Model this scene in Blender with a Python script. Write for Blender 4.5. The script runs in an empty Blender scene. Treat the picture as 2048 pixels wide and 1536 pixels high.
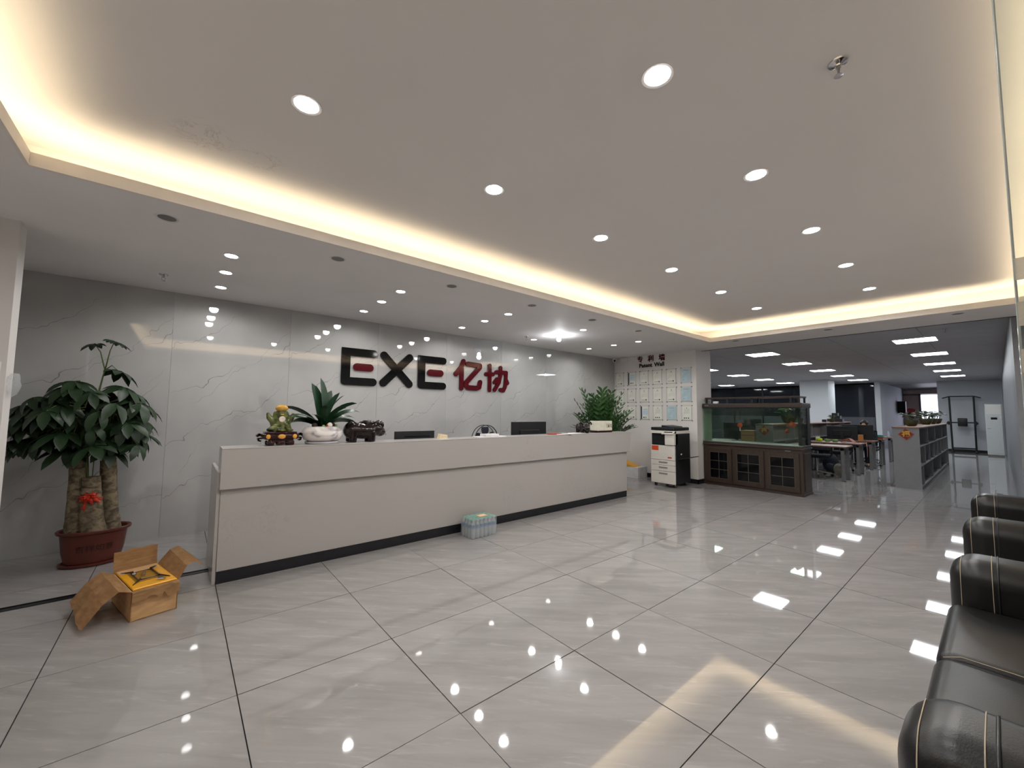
import bpy, bmesh, math, random
from math import pi, sin, cos, radians
from mathutils import Vector, Matrix
random.seed(7)
SC = bpy.context.scene
COL = SC.collection

# ------------------------------------------------------------------ camera, world, exposure
CAMP = Vector((-0.2922, -3.2786, 1.4203))
YAW, PIT, ROL = 0.6907, 0.0701, 0.0099
_f = Vector((sin(YAW)*cos(PIT), cos(YAW)*cos(PIT), sin(PIT)))
_r = Vector((cos(YAW), -sin(YAW), 0)); _u = _r.cross(_f)
_r2 = _r*cos(ROL)+_u*sin(ROL); _u2 = -_r*sin(ROL)+_u*cos(ROL)
cd = bpy.data.cameras.new('camera'); cd.sensor_width = 36; cd.lens = 799.7/2048*36
cd.clip_start = .02; cd.clip_end = 200
cam = bpy.data.objects.new('camera', cd); COL.objects.link(cam)
cam.matrix_world = Matrix(((_r2.x, _u2.x, -_f.x, CAMP.x), (_r2.y, _u2.y, -_f.y, CAMP.y), (_r2.z, _u2.z, -_f.z, CAMP.z), (0, 0, 0, 1)))
SC.camera = cam
W = bpy.data.worlds.new('world'); SC.world = W; W.use_nodes = True
W.node_tree.nodes['Background'].inputs[0].default_value = (.55, .65, .8, 1)
W.node_tree.nodes['Background'].inputs[1].default_value = .5
vs = SC.view_settings; vs.view_transform = 'Standard'; vs.look = 'None'; vs.gamma = 1; vs.use_curve_mapping = False
vs.exposure = 0.4
try:
    SC.cycles.use_denoising = True; SC.cycles.denoiser = 'OPENIMAGEDENOISE'
    SC.cycles.max_bounces = 6; SC.cycles.diffuse_bounces = 4; SC.cycles.glossy_bounces = 4; SC.cycles.transmission_bounces = 4; SC.cycles.transparent_max_bounces = 16; SC.cycles.sample_clamp_indirect = 5
    SC.cycles.use_light_tree = False; SC.cycles.use_adaptive_sampling = True; SC.cycles.adaptive_threshold = .03
    SC.cycles.caustics_reflective = False; SC.cycles.caustics_refractive = False
except Exception: pass
# light levels
E_SOFFIT = 15.0     # W, spot under each lit soffit downlight
E_UPPER = 32.0      # W, spot under each tray downlight
E_COVE = 17.0        # emission strength of the cove LED strips
E_PANEL = 19.0       # emission strength of office light panels
C_SPOT = (1.0, .98, .965)

# ------------------------------------------------------------------ helpers
def lin(h):
    h = h.lstrip('#'); v = [int(h[i:i+2], 16)/255 for i in (0, 2, 4)]
    return tuple((c/12.92 if c <= .04045 else ((c+.055)/1.055)**2.4) for c in v)+(1,)
class NT:
    def __init__(s, m): s.t = m.node_tree; s.n = s.t.nodes; s.l = s.t.links
    def new(s, ty, **k):
        n = s.n.new(ty)
        for a, b in k.items(): setattr(n, a, b)
        return n
    def put(s, sock, v):
        if hasattr(v, 'is_output') or isinstance(v, bpy.types.NodeSocket): s.l.new(v, sock)
        else: sock.default_value = v
    def math(s, op, a, b=0.0, c=None, clamp=False):
        n = s.new('ShaderNodeMath', operation=op); n.use_clamp = clamp
        s.put(n.inputs[0], a); s.put(n.inputs[1], b)
        if c is not None: s.put(n.inputs[2], c)
        return n.outputs[0]
    def mix(s, f, a, b):
        n = s.new('ShaderNodeMix', data_type='RGBA'); s.put(n.inputs[0], f); s.put(n.inputs[6], a); s.put(n.inputs[7], b); return n.outputs[2]
    def noise(s, vec, scale, detail=3, rough=.5, dist=0.0):
        n = s.new('ShaderNodeTexNoise'); n.inputs['Scale'].default_value = scale; n.inputs['Detail'].default_value = detail
        n.inputs['Roughness'].default_value = rough; n.inputs['Distortion'].default_value = dist
        if vec is not None: s.l.new(vec, n.inputs['Vector'])
        return n.outputs[0]
    def ramp(s, f, a, b):
        n = s.new('ShaderNodeMapRange'); n.interpolation_type = 'SMOOTHSTEP'; s.put(n.inputs[0], f); n.inputs[1].default_value = a; n.inputs[2].default_value = b
        return n.outputs[0]
    def mapping(s, vec, loc=(0, 0, 0), rot=(0, 0, 0), scale=(1, 1, 1)):
        n = s.new('ShaderNodeMapping'); s.l.new(vec, n.inputs[0]); n.inputs[1].default_value = loc; n.inputs[2].default_value = rot; n.inputs[3].default_value = scale; return n.outputs[0]
    def obj(s): return s.new('ShaderNodeTexCoord').outputs['Object']
    def pos(s): return s.new('ShaderNodeNewGeometry').outputs['Position']
    def bump(s, h, strength=.2, dist=.01):
        n = s.new('ShaderNodeBump'); n.inputs['Strength'].default_value = strength; n.inputs['Distance'].default_value = dist; s.l.new(h, n.inputs['Height']); s.l.new(n.outputs[0], s.bsdf.inputs['Normal'])
def base(name):
    m = bpy.data.materials.new(name); m.use_nodes = True; t = NT(m)
    t.bsdf = t.n['Principled BSDF']; return m, t
def mat(name, col, rough=.5, metal=0.0, var=.06, vscale=12.0, bump=0.0, bscale=60.0, spec=.5, coat=0.0, alpha=1.0, trans=0.0, emit=0.0, ior=1.45):
    m, t = base(name); c = lin(col) if isinstance(col, str) else tuple(col)+(1,)*(4-len(col)); b = t.bsdf
    b.inputs['Roughness'].default_value = rough; b.inputs['Metallic'].default_value = metal; b.inputs['Specular IOR Level'].default_value = spec
    b.inputs['Coat Weight'].default_value = coat; b.inputs['Alpha'].default_value = alpha; b.inputs['Transmission Weight'].default_value = trans; b.inputs['IOR'].default_value = ior
    if var > 0:
        o = t.obj(); n = t.noise(o, vscale, 3); f = t.ramp(n, .3, .7)
        a = tuple(x*(1-var) for x in c[:3])+(1,); d = tuple(min(1, x*(1+var)) for x in c[:3])+(1,)
        t.l.new(t.mix(f, a, d), b.inputs['Base Color'])
    else: b.inputs['Base Color'].default_value = c
    if bump > 0: t.bump(t.noise(t.obj(), bscale, 4), bump, .004)
    if emit > 0:
        b.inputs['Emission Color'].default_value = c; b.inputs['Emission Strength'].default_value = emit
    return m
def emis(name, col, s):
    m, t = base(name); e = t.new('ShaderNodeEmission'); e.inputs[0].default_value = tuple(col)+(1,); e.inputs[1].default_value = s
    t.l.new(e.outputs[0], t.n['Material Output'].inputs[0]); return m
def BM(): return bmesh.new()
def link(name, data, parent=None, loc=None, rz=None):
    o = bpy.data.objects.new(name, data); COL.objects.link(o)
    if parent is not None: o.parent = parent
    if loc is not None: o.location = loc
    if rz is not None: o.rotation_euler = (0, 0, rz)
    return o
def mesh(name, bm, m, smooth=None):
    me = bpy.data.meshes.new(name)
    bmesh.ops.recalc_face_normals(bm, faces=bm.faces[:])
    if smooth is not None:
        for f in bm.faces: f.smooth = True
    bm.to_mesh(me); bm.free()
    if smooth is not None and smooth < 179: me.set_sharp_from_angle(angle=radians(smooth))
    if m is not None: me.materials.append(m)
    return me
def obj(name, bm, m, parent=None, loc=None, rz=None, smooth=None):
    return link(name, mesh(name, bm, m, smooth), parent, loc, rz)
def tag(o, label=None, cat=None, group=None, kind=None):
    if label: o['label'] = label
    if cat: o['category'] = cat
    if group: o['group'] = group
    if kind: o['kind'] = kind
    return o
def thing(name, label, cat, loc=(0, 0, 0), rz=0.0, group=None):
    o = bpy.data.objects.new(name, None); COL.objects.link(o); o.empty_display_size = .1
    o.location = loc; o.rotation_euler = (0, 0, rz); return tag(o, label, cat, group)
def copy_tree(o, parent=None):
    c = o.copy(); COL.objects.link(c)
    if parent is not None: c.parent = parent
    for ch in list(o.children): copy_tree(ch, c)
    return c
def dup(o, loc, rz=0.0, label=None, group=None):
    c = copy_tree(o); c.location = loc; c.rotation_euler = (0, 0, rz)
    if label: c['label'] = label
    if group: c['group'] = group
    return c
def struct(name, bm, m, parent=None, smooth=None, label=None):
    o = obj(name, bm, m, parent, smooth=smooth)
    if parent is None:
        o['kind'] = 'structure'
        if label: o['label'] = label
    return o
# --- shapes
def box(bm, x0, x1, y0, y1, z0, z1, r=0.0, seg=2):
    vs_ = bmesh.ops.create_cube(bm, size=1)['verts']
    for v in vs_: v.co = Vector(((x0+x1)/2+v.co.x*(x1-x0), (y0+y1)/2+v.co.y*(y1-y0), (z0+z1)/2+v.co.z*(z1-z0)))
    if r > 0:
        es = list({e for v in vs_ for e in v.link_edges}); bmesh.ops.bevel(bm, geom=es, offset=r, segments=seg, affect='EDGES', profile=.5)
    return bm
def hexa(bm, p):  # 8 points: bottom 4 ccw, top 4 ccw
    v = [bm.verts.new(q) for q in p]
    for f in ((3, 2, 1, 0), (4, 5, 6, 7), (0, 1, 5, 4), (1, 2, 6, 5), (2, 3, 7, 6), (3, 0, 4, 7)): bm.faces.new([v[i] for i in f])
    return bm
def lathe(bm, prof, n=24, c=(0, 0, 0), sx=1.0, sy=1.0, cap=True):
    rings = []
    for r, z in prof:
        rings.append([bm.verts.new((c[0]+r*sx*cos(2*pi*i/n), c[1]+r*sy*sin(2*pi*i/n), c[2]+z)) for i in range(n)])
    for a, b in zip(rings, rings[1:]):
        for i in range(n): bm.faces.new((a[i], a[(i+1) % n], b[(i+1) % n], b[i]))
    if cap:
        bm.faces.new(rings[0][::-1]); bm.faces.new(rings[-1])
    return bm
def tube(bm, pts, r, n=8, cap=True, closed=False):
    pts = [Vector(p) for p in pts]; m = len(pts); rs = r if isinstance(r, (list, tuple)) else [r]*m
    rings = []; prev = None
    for i, p in enumerate(pts):
        if closed: d = pts[(i+1) % m]-pts[i-1]
        else: d = pts[min(i+1, m-1)]-pts[max(i-1, 0)]
        d.normalize()
        if prev is None:
            a = d.cross(Vector((0, 0, 1)))
            if a.length < .05: a = d.cross(Vector((1, 0, 0)))
        else: a = prev-d*prev.dot(d)
        a.normalize(); prev = a; b = d.cross(a)
        rings.append([bm.verts.new(p+(a*cos(2*pi*k/n)+b*sin(2*pi*k/n))*rs[i]) for k in range(n)])
    prs = list(zip(rings, rings[1:]))+([(rings[-1], rings[0])] if closed else [])
    for a, b in prs:
        for k in range(n): bm.faces.new((a[k], a[(k+1) % n], b[(k+1) % n], b[k]))
    if cap and not closed:
        bm.faces.new(rings[0][::-1]); bm.faces.new(rings[-1])
    return bm
def ball(bm, c, r, rot=None, sub=2):
    vs_ = bmesh.ops.create_icosphere(bm, subdivisions=sub, radius=1)['verts']
    r = r if isinstance(r, (tuple, list)) else (r, r, r); R = rot.to_matrix() if rot is not None else Matrix.Identity(3)
    for v in vs_: v.co = Vector(c)+R @ Vector((v.co.x*r[0], v.co.y*r[1], v.co.z*r[2]))
    return bm
def disc(bm, c, r, n=24, axis='z', ry=None):
    ry = ry or r; c = Vector(c); vs_ = []
    for i in range(n):
        a = 2*pi*i/n; u, w = r*cos(a), ry*sin(a)
        d = {'z': (u, w, 0), 'x': (0, u, w), 'y': (u, 0, w)}[axis]; vs_.append(bm.verts.new(c+Vector(d)))
    bm.faces.new(vs_); return bm
def prism(bm, poly, d0, d1, axis='y'):
    def P(u, w, d): return {'y': (u, d, w), 'x': (d, u, w), 'z': (u, w, d)}[axis]
    a = [bm.verts.new(P(u, w, d0)) for u, w in poly]; b = [bm.verts.new(P(u, w, d1)) for u, w in poly]; n = len(poly)
    bm.faces.new(a); bm.faces.new(b[::-1])
    for i in range(n): bm.faces.new((a[i], b[i], b[(i+1) % n], a[(i+1) % n]))
    return bm
def stroke(bm, pts, w, d0, d1, axis='y', n=14, eps=0.0):
    """rounded thick stroke along a 2-D polyline, extruded"""
    for k, (a, b) in enumerate(zip(pts, pts[1:])):
        dx, dy = b[0]-a[0], b[1]-a[1]; L = math.hypot(dx, dy) or 1e-6; t = math.atan2(dy, dx); h = w/2; poly = []
        for i in range(n+1): an = t+pi/2+pi*i/n; poly.append((a[0]+h*cos(an), a[1]+h*sin(an)))
        for i in range(n+1): an = t-pi/2+pi*i/n; poly.append((b[0]+h*cos(an), b[1]+h*sin(an)))
        prism(bm, poly, d0-eps*k, d1, axis)
    return bm
def blob(name, parts, m, parent=None, vox=.01, sm=3, loc=None, smooth=True):
    """continuous body from overlapping ellipsoids / tapered limbs, voxel-remeshed"""
    bm = BM()
    for p in parts:
        if p[0] == 'b': ball(bm, p[1], p[2], p[3] if len(p) > 3 else None, 3)
        else: tube(bm, p[1], p[2], 12)
    o = obj(name, bm, m, parent, loc, smooth=180)
    md = o.modifiers.new('remesh', 'REMESH'); md.mode = 'VOXEL'; md.voxel_size = vox; md.use_smooth_shade = True
    if sm:
        s = o.modifiers.new('smooth', 'SMOOTH'); s.iterations = sm; s.factor = .5
    return o
def text_mesh(name, s, size, depth, m, parent=None, offset=0.0, align='CENTER', rot=None, loc=(0, 0, 0), xs=1.0):
    cu = bpy.data.curves.new(name, 'FONT'); cu.body = s; cu.size = size; cu.extrude = depth; cu.offset = offset; cu.align_x = align; cu.align_y = 'CENTER'
    t = bpy.data.objects.new('tmp', cu); COL.objects.link(t); dg = bpy.context.evaluated_depsgraph_get(); dg.update()
    me = bpy.data.meshes.new_from_object(t.evaluated_get(dg)); bpy.data.objects.remove(t)
    for v in me.vertices: v.co.x *= xs
    me.name = name; me.materials.clear(); me.materials.append(m)
    o = link(name, me, parent, loc)
    if rot: o.rotation_euler = rot
    return o
def ordn(i): return ['first', 'second', 'third', 'fourth', 'fifth', 'sixth', 'seventh'][i]

# ------------------------------------------------------------------ materials
def m_floor(name, grout=False):
    m, t = base(name); p = t.pos()
    oi = t.new('ShaderNodeObjectInfo')
    v = t.new('ShaderNodeVectorMath', operation='ADD'); t.l.new(p, v.inputs[0])
    sc = t.new('ShaderNodeVectorMath', operation='SCALE'); sc.inputs[0].default_value = (3.1, 7.7, 5.3); t.l.new(oi.outputs['Random'], sc.inputs[3]); t.l.new(sc.outputs[0], v.inputs[1])
    q = t.mapping(t.mapping(v.outputs[0], rot=(0, 0, radians(42))), scale=(.9, 5.5, 1))
    n1 = t.noise(q, 1.6, 4, .62, .5); n2 = t.noise(q, 4.2, 5, .7, .3); n3 = t.noise(v.outputs[0], 1.1, 3)
    c = t.mix(t.ramp(n1, .3, .7), lin('#918e8d'), lin('#9d9a99'))
    c = t.mix(t.math('MULTIPLY', t.ramp(n2, .54, .72), .32), c, lin('#bebbb9'))
    c = t.mix(t.math('MULTIPLY', t.ramp(n3, .45, .75), .2), c, lin('#807d7b'))
    if grout:
        br = t.new('ShaderNodeTexBrick'); br.offset = 0; br.inputs['Scale'].default_value = 1; br.inputs['Mortar Size'].default_value = .0025; br.inputs['Brick Width'].default_value = .8; br.inputs['Row Height'].default_value = .8
        t.l.new(p, br.inputs['Vector']); c = t.mix(br.outputs['Fac'], c, lin('#3a3836'))
    t.l.new(c, t.bsdf.inputs['Base Color']); t.bsdf.inputs['Roughness'].default_value = .03; t.bsdf.inputs['IOR'].default_value = 1.8
    return m
def m_marble():
    m, t = base('wall_marble'); o = t.obj(); sp = t.new('ShaderNodeSeparateXYZ'); t.l.new(o, sp.inputs[0]); X, Z = sp.outputs[0], sp.outputs[2]
    n = t.noise(o, 2.2, 3, .6); nf = t.noise(o, 9, 3, .6); mk = t.noise(o, 2.6, 2)
    tot = None
    for (sl, c, w, lo, hi, k) in ((.62, .42, .0045, .35, .62, .75), (.62, .98, .004, .3, .6, .8), (1.05, .62, .003, .45, .62, .6), (.58, 1.55, .0045, .33, .6, .8), (.95, 1.28, .003, .42, .6, .6), (.66, 2.1, .0035, .35, .6, .7), (.6, -.18, .0035, .38, .6, .7)):
        z = t.math('SUBTRACT', Z, t.math('MULTIPLY_ADD', X, sl, c-.33))
        d = t.math('ADD', t.math('ADD', z, t.math('MULTIPLY', n, -.62)), t.math('MULTIPLY', nf, -.045))
        e = t.math('ABSOLUTE', d); ln = t.math('SUBTRACT', 1.0, t.ramp(e, w*.1, w*1.6))
        off = t.noise(t.mapping(o, loc=(c*3.7, sl*9, c)), 1.9, 0)
        ln = t.math('MULTIPLY', t.math('MULTIPLY', ln, t.ramp(off, lo, hi)), k)
        tot = ln if tot is None else t.math('MAXIMUM', tot, ln)
    cl = t.mix(t.ramp(t.noise(o, 1.3, 3), .3, .7), lin('#a2a2a1'), lin('#adadab'))
    c = t.mix(tot, cl, lin('#6e6b69')); t.l.new(c, t.bsdf.inputs['Base Color']); t.bsdf.inputs['Roughness'].default_value = .02; t.bsdf.inputs['IOR'].default_value = 1.9
    return m
def m_quartz():
    m, t = base('counter_quartz'); o = t.obj(); q = t.mapping(o, rot=(0, radians(25), 0), scale=(1.3, 1, .8))
    a = t.noise(q, 7, 6, .7, 1.5); b = t.noise(o, 2.0, 2); v = t.math('MULTIPLY', t.ramp(t.math('ABSOLUTE', t.math('SUBTRACT', a, .5)), .035, .0), t.ramp(b, .52, .68))
    c = t.mix(t.math('MULTIPLY', v, .2), lin('#aca8a4'), lin('#85807b')); t.l.new(c, t.bsdf.inputs['Base Color']); t.bsdf.inputs['Roughness'].default_value = .22; return m
def m_wood(name, c1, c2, rough=.4, sc=(2, 30, 30)):
    m, t = base(name); q = t.mapping(t.obj(), scale=sc); n = t.noise(q, 1.6, 5, .6, .5); t.l.new(t.mix(t.ramp(n, .3, .7), lin(c1), lin(c2)), t.bsdf.inputs['Base Color']); t.bsdf.inputs['Roughness'].default_value = rough
    t.bump(n, .1, .003); return m
def m_ceiling():
    m, t = base('ceiling_paint'); p = t.pos(); n = t.noise(p, .8, 3); c = t.mix(t.ramp(n, .3, .7), lin('#e9e5e2'), lin('#ece8e5'))
    # brownish water stain near the cove edge, with a shape of its own
    for (cx, cy, r) in ((-.27, -.42, .20), (.02, -.37, .16)):
        d = t.new('ShaderNodeVectorMath', operation='DISTANCE'); t.l.new(p, d.inputs[0]); d.inputs[1].default_value = (cx, cy, 3.0)
        e = t.math('ABSOLUTE', t.math('SUBTRACT', t.noise(p, 9, 5, .65, .8), .5))
        f = t.math('MULTIPLY', t.ramp(e, .03, .004), t.ramp(d.outputs[1], r, r*.4)); c = t.mix(t.math('MULTIPLY', f, .3), c, lin('#b09a6c'))
    t.l.new(c, t.bsdf.inputs['Base Color']); t.bsdf.inputs['Roughness'].default_value = .75; t.bsdf.inputs['Specular IOR Level'].default_value = .2; return m
def m_bark():
    m, t = base('tree_bark'); q = t.mapping(t.obj(), scale=(1, 1, 1.5)); n = t.noise(q, 14, 5, .65, .6); t.l.new(t.mix(t.ramp(n, .35, .65), lin('#4a4031'), lin('#83755c')), t.bsdf.inputs['Base Color']); t.bsdf.inputs['Roughness'].default_value = .85; t.bump(n, .5, .01); return m
def m_card():
    m, t = base('cardboard'); q = t.mapping(t.obj(), scale=(3, 3, 14)); n = t.noise(q, 4, 4); k = t.noise(t.obj(), 5, 4)
    c = t.mix(t.ramp(n, .3, .7), lin('#b98f60'), lin('#c9a273')); c = t.mix(t.math('MULTIPLY', t.ramp(k, .58, .7), .45), c, lin('#80604a')); t.l.new(c, t.bsdf.inputs['Base Color']); t.bsdf.inputs['Roughness'].default_value = .8; t.bump(n, .15, .004); return m
def m_jade():
    m, t = base('jade_stone'); n = t.noise(t.obj(), 22, 5, .6); g = t.new('ShaderNodeSeparateXYZ'); t.l.new(t.obj(), g.inputs[0])
    c = t.mix(t.ramp(n, .35, .65), lin('#333a1e'), lin('#6d7440')); t.l.new(c, t.bsdf.inputs['Base Color']); t.bsdf.inputs['Roughness'].default_value = .12; t.bsdf.inputs['Subsurface Weight'].default_value = .1; return m
def m_swirl():
    m, t = base('marbled_glaze'); q = t.mapping(t.obj(), rot=(.4, .8, 0), scale=(2, 2, 6)); n = t.noise(q, 2.0, 3, .5, 1.2); t.l.new(t.mix(t.ramp(n, .5, .75), lin('#efe7e2'), lin('#77757c')), t.bsdf.inputs['Base Color']); t.bsdf.inputs['Roughness'].default_value = .1; return m
def m_glass(name, col=(1, 1, 1), rough=0.0, alpha=.12):
    """thin architectural pane: see-through with a mirror sheen"""
    m, t = base(name); tr = t.new('ShaderNodeBsdfTransparent'); tr.inputs[0].default_value = tuple(col)+(1,); gl = t.new('ShaderNodeBsdfGlossy'); gl.inputs['Roughness'].default_value = rough
    fr = t.new('ShaderNodeFresnel'); fr.inputs[0].default_value = 1.5; mx = t.new('ShaderNodeMixShader'); bf = t.new('ShaderNodeNewGeometry').outputs['Backfacing']; t.l.new(t.math('MULTIPLY', t.math('SUBTRACT', 1.0, bf), t.math('MULTIPLY', fr.outputs[0], .9)), mx.inputs[0]); t.l.new(tr.outputs[0], mx.inputs[1]); t.l.new(gl.outputs[0], mx.inputs[2]); t.l.new(mx.outputs[0], t.n['Material Output'].inputs[0]); return m
def m_film(name, col, k):
    m, t = base(name); tr = t.new('ShaderNodeBsdfTransparent'); mx = t.new('ShaderNodeMixShader'); mx.inputs[0].default_value = k; b = t.bsdf; b.inputs['Base Color'].default_value = lin(col); b.inputs['Roughness'].default_value = .12
    t.bump(t.noise(t.obj(), 30, 4), .5, .01)
    t.l.new(tr.outputs[0], mx.inputs[1]); t.l.new(b.outputs[0], mx.inputs[2]); t.l.new(mx.outputs[0], t.n['Material Output'].inputs[0]); return m
M = dict(
    floor=m_floor('floor_tile'), floor2=m_floor('floor_tile_far', True), grout=mat('grout', '#1a1817', .9), marble=m_marble(), quartz=m_quartz(), ceil=m_ceiling(),
    white=mat('wall_paint', '#d6d2ce', .6, var=.02, vscale=2, spec=.3), soffit=mat('soffit_paint', '#e8e4e2', .65, var=.02, vscale=1.5, spec=.25), lip=mat('cove_lip_paint', '#e6dfd6', .6, var=.02),
    offceil=mat('office_ceiling_tile', '#b9b9bd', .7, var=.03, vscale=3, spec=.2), offwall=mat('office_wall_paint', '#ccd0d5', .55, var=.02, vscale=1), black=mat('black_trim', '#1b1b1d', .35, var=.05), blackgloss=mat('black_gloss', '#08090b', .06, var=0, spec=.35),
    kick=mat('black_kick', '#1d1d21', .25, var=.05), red=mat('red_gloss', '#4c1018', .06, var=0, spec=.4), chrome=mat('chrome', '#c8c8ca', .12, 1, var=0), steel=mat('brushed_steel', '#9a9b9d', .35, .9, var=.05),
    lens_off=mat('unlit_lens', '#5b5754', .3), trimw=mat('lamp_trim', '#d9d6d2', .35, var=0), spot=emis('lit_lens', (1, .97, .95), 26), bulb=emis('lit_bulb', (.95, .97, 1), 40), cove=emis('cove_led', (1.0, .81, .53), E_COVE), panel=emis('office_light', (.93, .97, 1.0), E_PANEL),
    leather=mat('black_leather', '#121111', .33, var=.1, bump=.12, bscale=220, spec=.45), stitch=mat('cream_stitch', '#b3a48d', .7), wooddk=m_wood('dark_stained_wood', '#2a1f19', '#3c2e25', .38), woodtop=m_wood('brown_laminate', '#6e4f42', '#866352', .4),
    paneblk=mat('dark_pane', '#08080b', .06, var=0), grille=mat('pane_bar', '#4a433c', .35), tank=m_glass('tank_glass', (.87, .93, .88)), water=m_film('tank_water', '#2b3d30', .08), pane=m_glass('clear_pane', (.93, .96, .95)), edge=mat('glass_edge', '#a3aaa5', .15, var=.05), frost=m_film('frosted_band', '#e4dccb', .72),
    greyp=mat('grey_laminate', '#8b8b8e', .45, var=.03), greydk=mat('grey_brown_laminate', '#6d6664', .5, var=.04), bark=m_bark(), leaf=mat('leaf_dark', '#22351f', .42, var=.25, vscale=9, spec=.5), leaf2=mat('leaf_strap', '#23402a', .32, var=.2, vscale=7), leaf3=mat('leaf_bright', '#33532a', .3, var=.35, vscale=9), stem=mat('green_stem', '#5b6b3d', .5),
    potbrown=mat('brown_plastic', '#5b2a20', .35, var=.06), soil=mat('soil', '#2e251d', .95, var=.3, vscale=40, bump=.6), card=m_card(), yellow=mat('yellow_enamel', '#e3a21b', .25, var=.05), film=m_film('clear_film', '#d9dde0', .24), jade=m_jade(), jadey=mat('ochre_jade', '#c79a45', .15, var=.15), ivory=mat('ivory_medallion', '#efe3d8', .25),
    rosewood=mat('rosewood_lacquer', '#2c0f10', .1, var=.15), gold=mat('gold_medallion', '#d69a3f', .25, var=.1), swirl=m_swirl(), pig=mat('dark_bronze_glaze', '#1e1513', .1, var=.2, bump=.25, bscale=26), plastic=mat('black_plastic', '#1c1d20', .35, var=.05), beige=mat('beige_plastic', '#e6d3ae', .5), paper=mat('white_paper', '#d8d6d6', .7), redpaper=mat('red_paper', '#a33a26', .6),
    copierw=mat('copier_white', '#d9d4cb', .4, var=.02), copierb=mat('copier_charcoal', '#1f1f21', .4, var=.05), orange=mat('orange_sticker', '#d2512a', .5), label_red=mat('red_label', '#b8322c', .5), bowl=mat('olive_glaze', '#4a4a32', .2, var=.2), gold2=mat('gold_leaf', '#d6a63a', .35, var=.1), redfu=mat('red_foil', '#7a1f1c', .35, var=.1),
    acw=mat('ac_white', '#c2c6c6', .4, var=.02), skin=mat('skin', '#c79a7d', .5, var=.04), hair=mat('dark_hair', '#17120f', .5, var=.2, vscale=60), cloth=mat('dark_clothes', '#23262c', .85, var=.1), fabric=mat('grey_fabric', '#9b958a', .9, var=.15, bump=.4, bscale=120), navy=mat('navy_nylon', '#1b2230', .7, var=.1), pink=mat('pink_cloth', '#c99183', .9, var=.15), teal=mat('teal_card', '#4f9aa2', .6), rust=mat('rust_card', '#a8583e', .6), lime=mat('lime_plastic', '#bddb2c', .4), green=mat('green_plastic', '#6d9154', .5), kraft=mat('kraft_card', '#a8713c', .7),
    darkglass=mat('dark_partition_glass', '#2a2e36', .05, var=0, spec=.8), frame=mat('dark_frame', '#17181b', .4), daylight=emis('daylight_window', (.80, .82, 1.0), 1.6), lilac=mat('door_panel', '#b59f97', .5), certw=mat('certificate_paper', '#efece4', .6, var=.03), certb=mat('certificate_blue', '#bdd2de', .55, var=.06), certk=mat('certificate_ink', '#3c4350', .6), certg=mat('certificate_print', '#8f8e88', .6), acry=m_glass('acrylic', (.97, .98, .97)),
    watermat=m_film('bottle_plastic', '#c9d3d6', .45), cap=mat('green_cap', '#7fb7a0', .4), blabel=mat('blue_bottle_label', '#5f7f9c', .4), panelbox=mat('cream_panel', '#d9c795', .5), fish=mat('orange_fish', '#9a4426', .3, var=.2))

# ------------------------------------------------------------------ the setting
YB = 2.658; ZS = 2.749; ZU = 3.0; ZL = 2.824; ZO = 2.87
CX0, CX1, CY0, CY1 = -1.02, 7.21, -3.6, .06           # ceiling tray opening
XL, XP, XH = -2.0, 7.88, 8.125                          # left wall, certificate wall, header line
YN = -4.1                                               # wall behind the sofas
# floor: grout bed + one object per tile, far office floor as a printed grid
fl = struct('floor', box(BM(), -2.4, 12.0, -4.8, 3.2, -.12, -.006), M['grout'], label='polished grey marble-look tile floor of the reception')
tm = mesh('floor_tile', box(BM(), .0026, .7974, .0026, .7974, -.012, 0), M['floor'])
for i in range(-3, 15):
    for j in range(-6, 4):
        x, y = i*.8, j*.8
        if x+.8 < -2.1 or y+.8 < -4.2 or (y > 2.6) and x < 7.9: continue
        o = link('floor_tile', tm, fl, (x, y, 0)); o.rotation_euler = (random.gauss(0, .0007), random.gauss(0, .0007), 0)
fo = struct('floor', box(box(BM(), 12.0, 31, -4.8, 8.2, -.12, 0), 8.0, 12.0, 3.2, 8.2, -.12, 0), M['floor2'], label='polished grey tile floor running back through the open office')
# back wall: polished marble slabs with repeating veins
wb = struct('wall_back', box(BM(), -2.2, 8.2, YB+.02, YB+.2, 0, 2.95), M['white'], label='grey marble slab wall behind the reception counter')
pm = mesh('marble_slab', box(BM(), .0006, 1.1874, 0, .02, .0, ZS+.02, .0008, 1), M['marble'])
for k in range(-2, 8):
    o = link('marble_slab', pm, wb, (-.404+1.188*k, YB, 0))
# certificate wall with its end face and the black skirting
wp = struct('wall_right', box(box(BM(), XP, 8.54, .64, YB+.1, 0, ZO), 8.0, 8.54, YB, 8.2, 0, ZO), M['white'], label='white wall carrying the certificates')
struct('baseboard_right', box(box(BM(), XP-.012, XP, .628, YB, 0, .09), XP-.012, 8.54, .628, .64, 0, .09), M['kick'])
# left pillar and walls
struct('wall_left', box(box(BM(), -2.2, XL, -4.3, YB, 0, ZU), XL, -1.241, 1.104, 1.26, 0, ZS), M['white'], label='white left wall and projecting pillar')
struct('wall_front', box(BM(), -2.2, 8.2, YN-.15, YN, 0, ZU), M['white'], label='white wall behind the sofas')
struct('trim_1', box(box(BM(), -1.24, .06, 1.185, 1.235, 0, .006, .002, 1), -1.24, .06, 1.243, 1.252, 0, .01), M['kick'], label='black threshold strip in the floor beside the counter')
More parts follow.
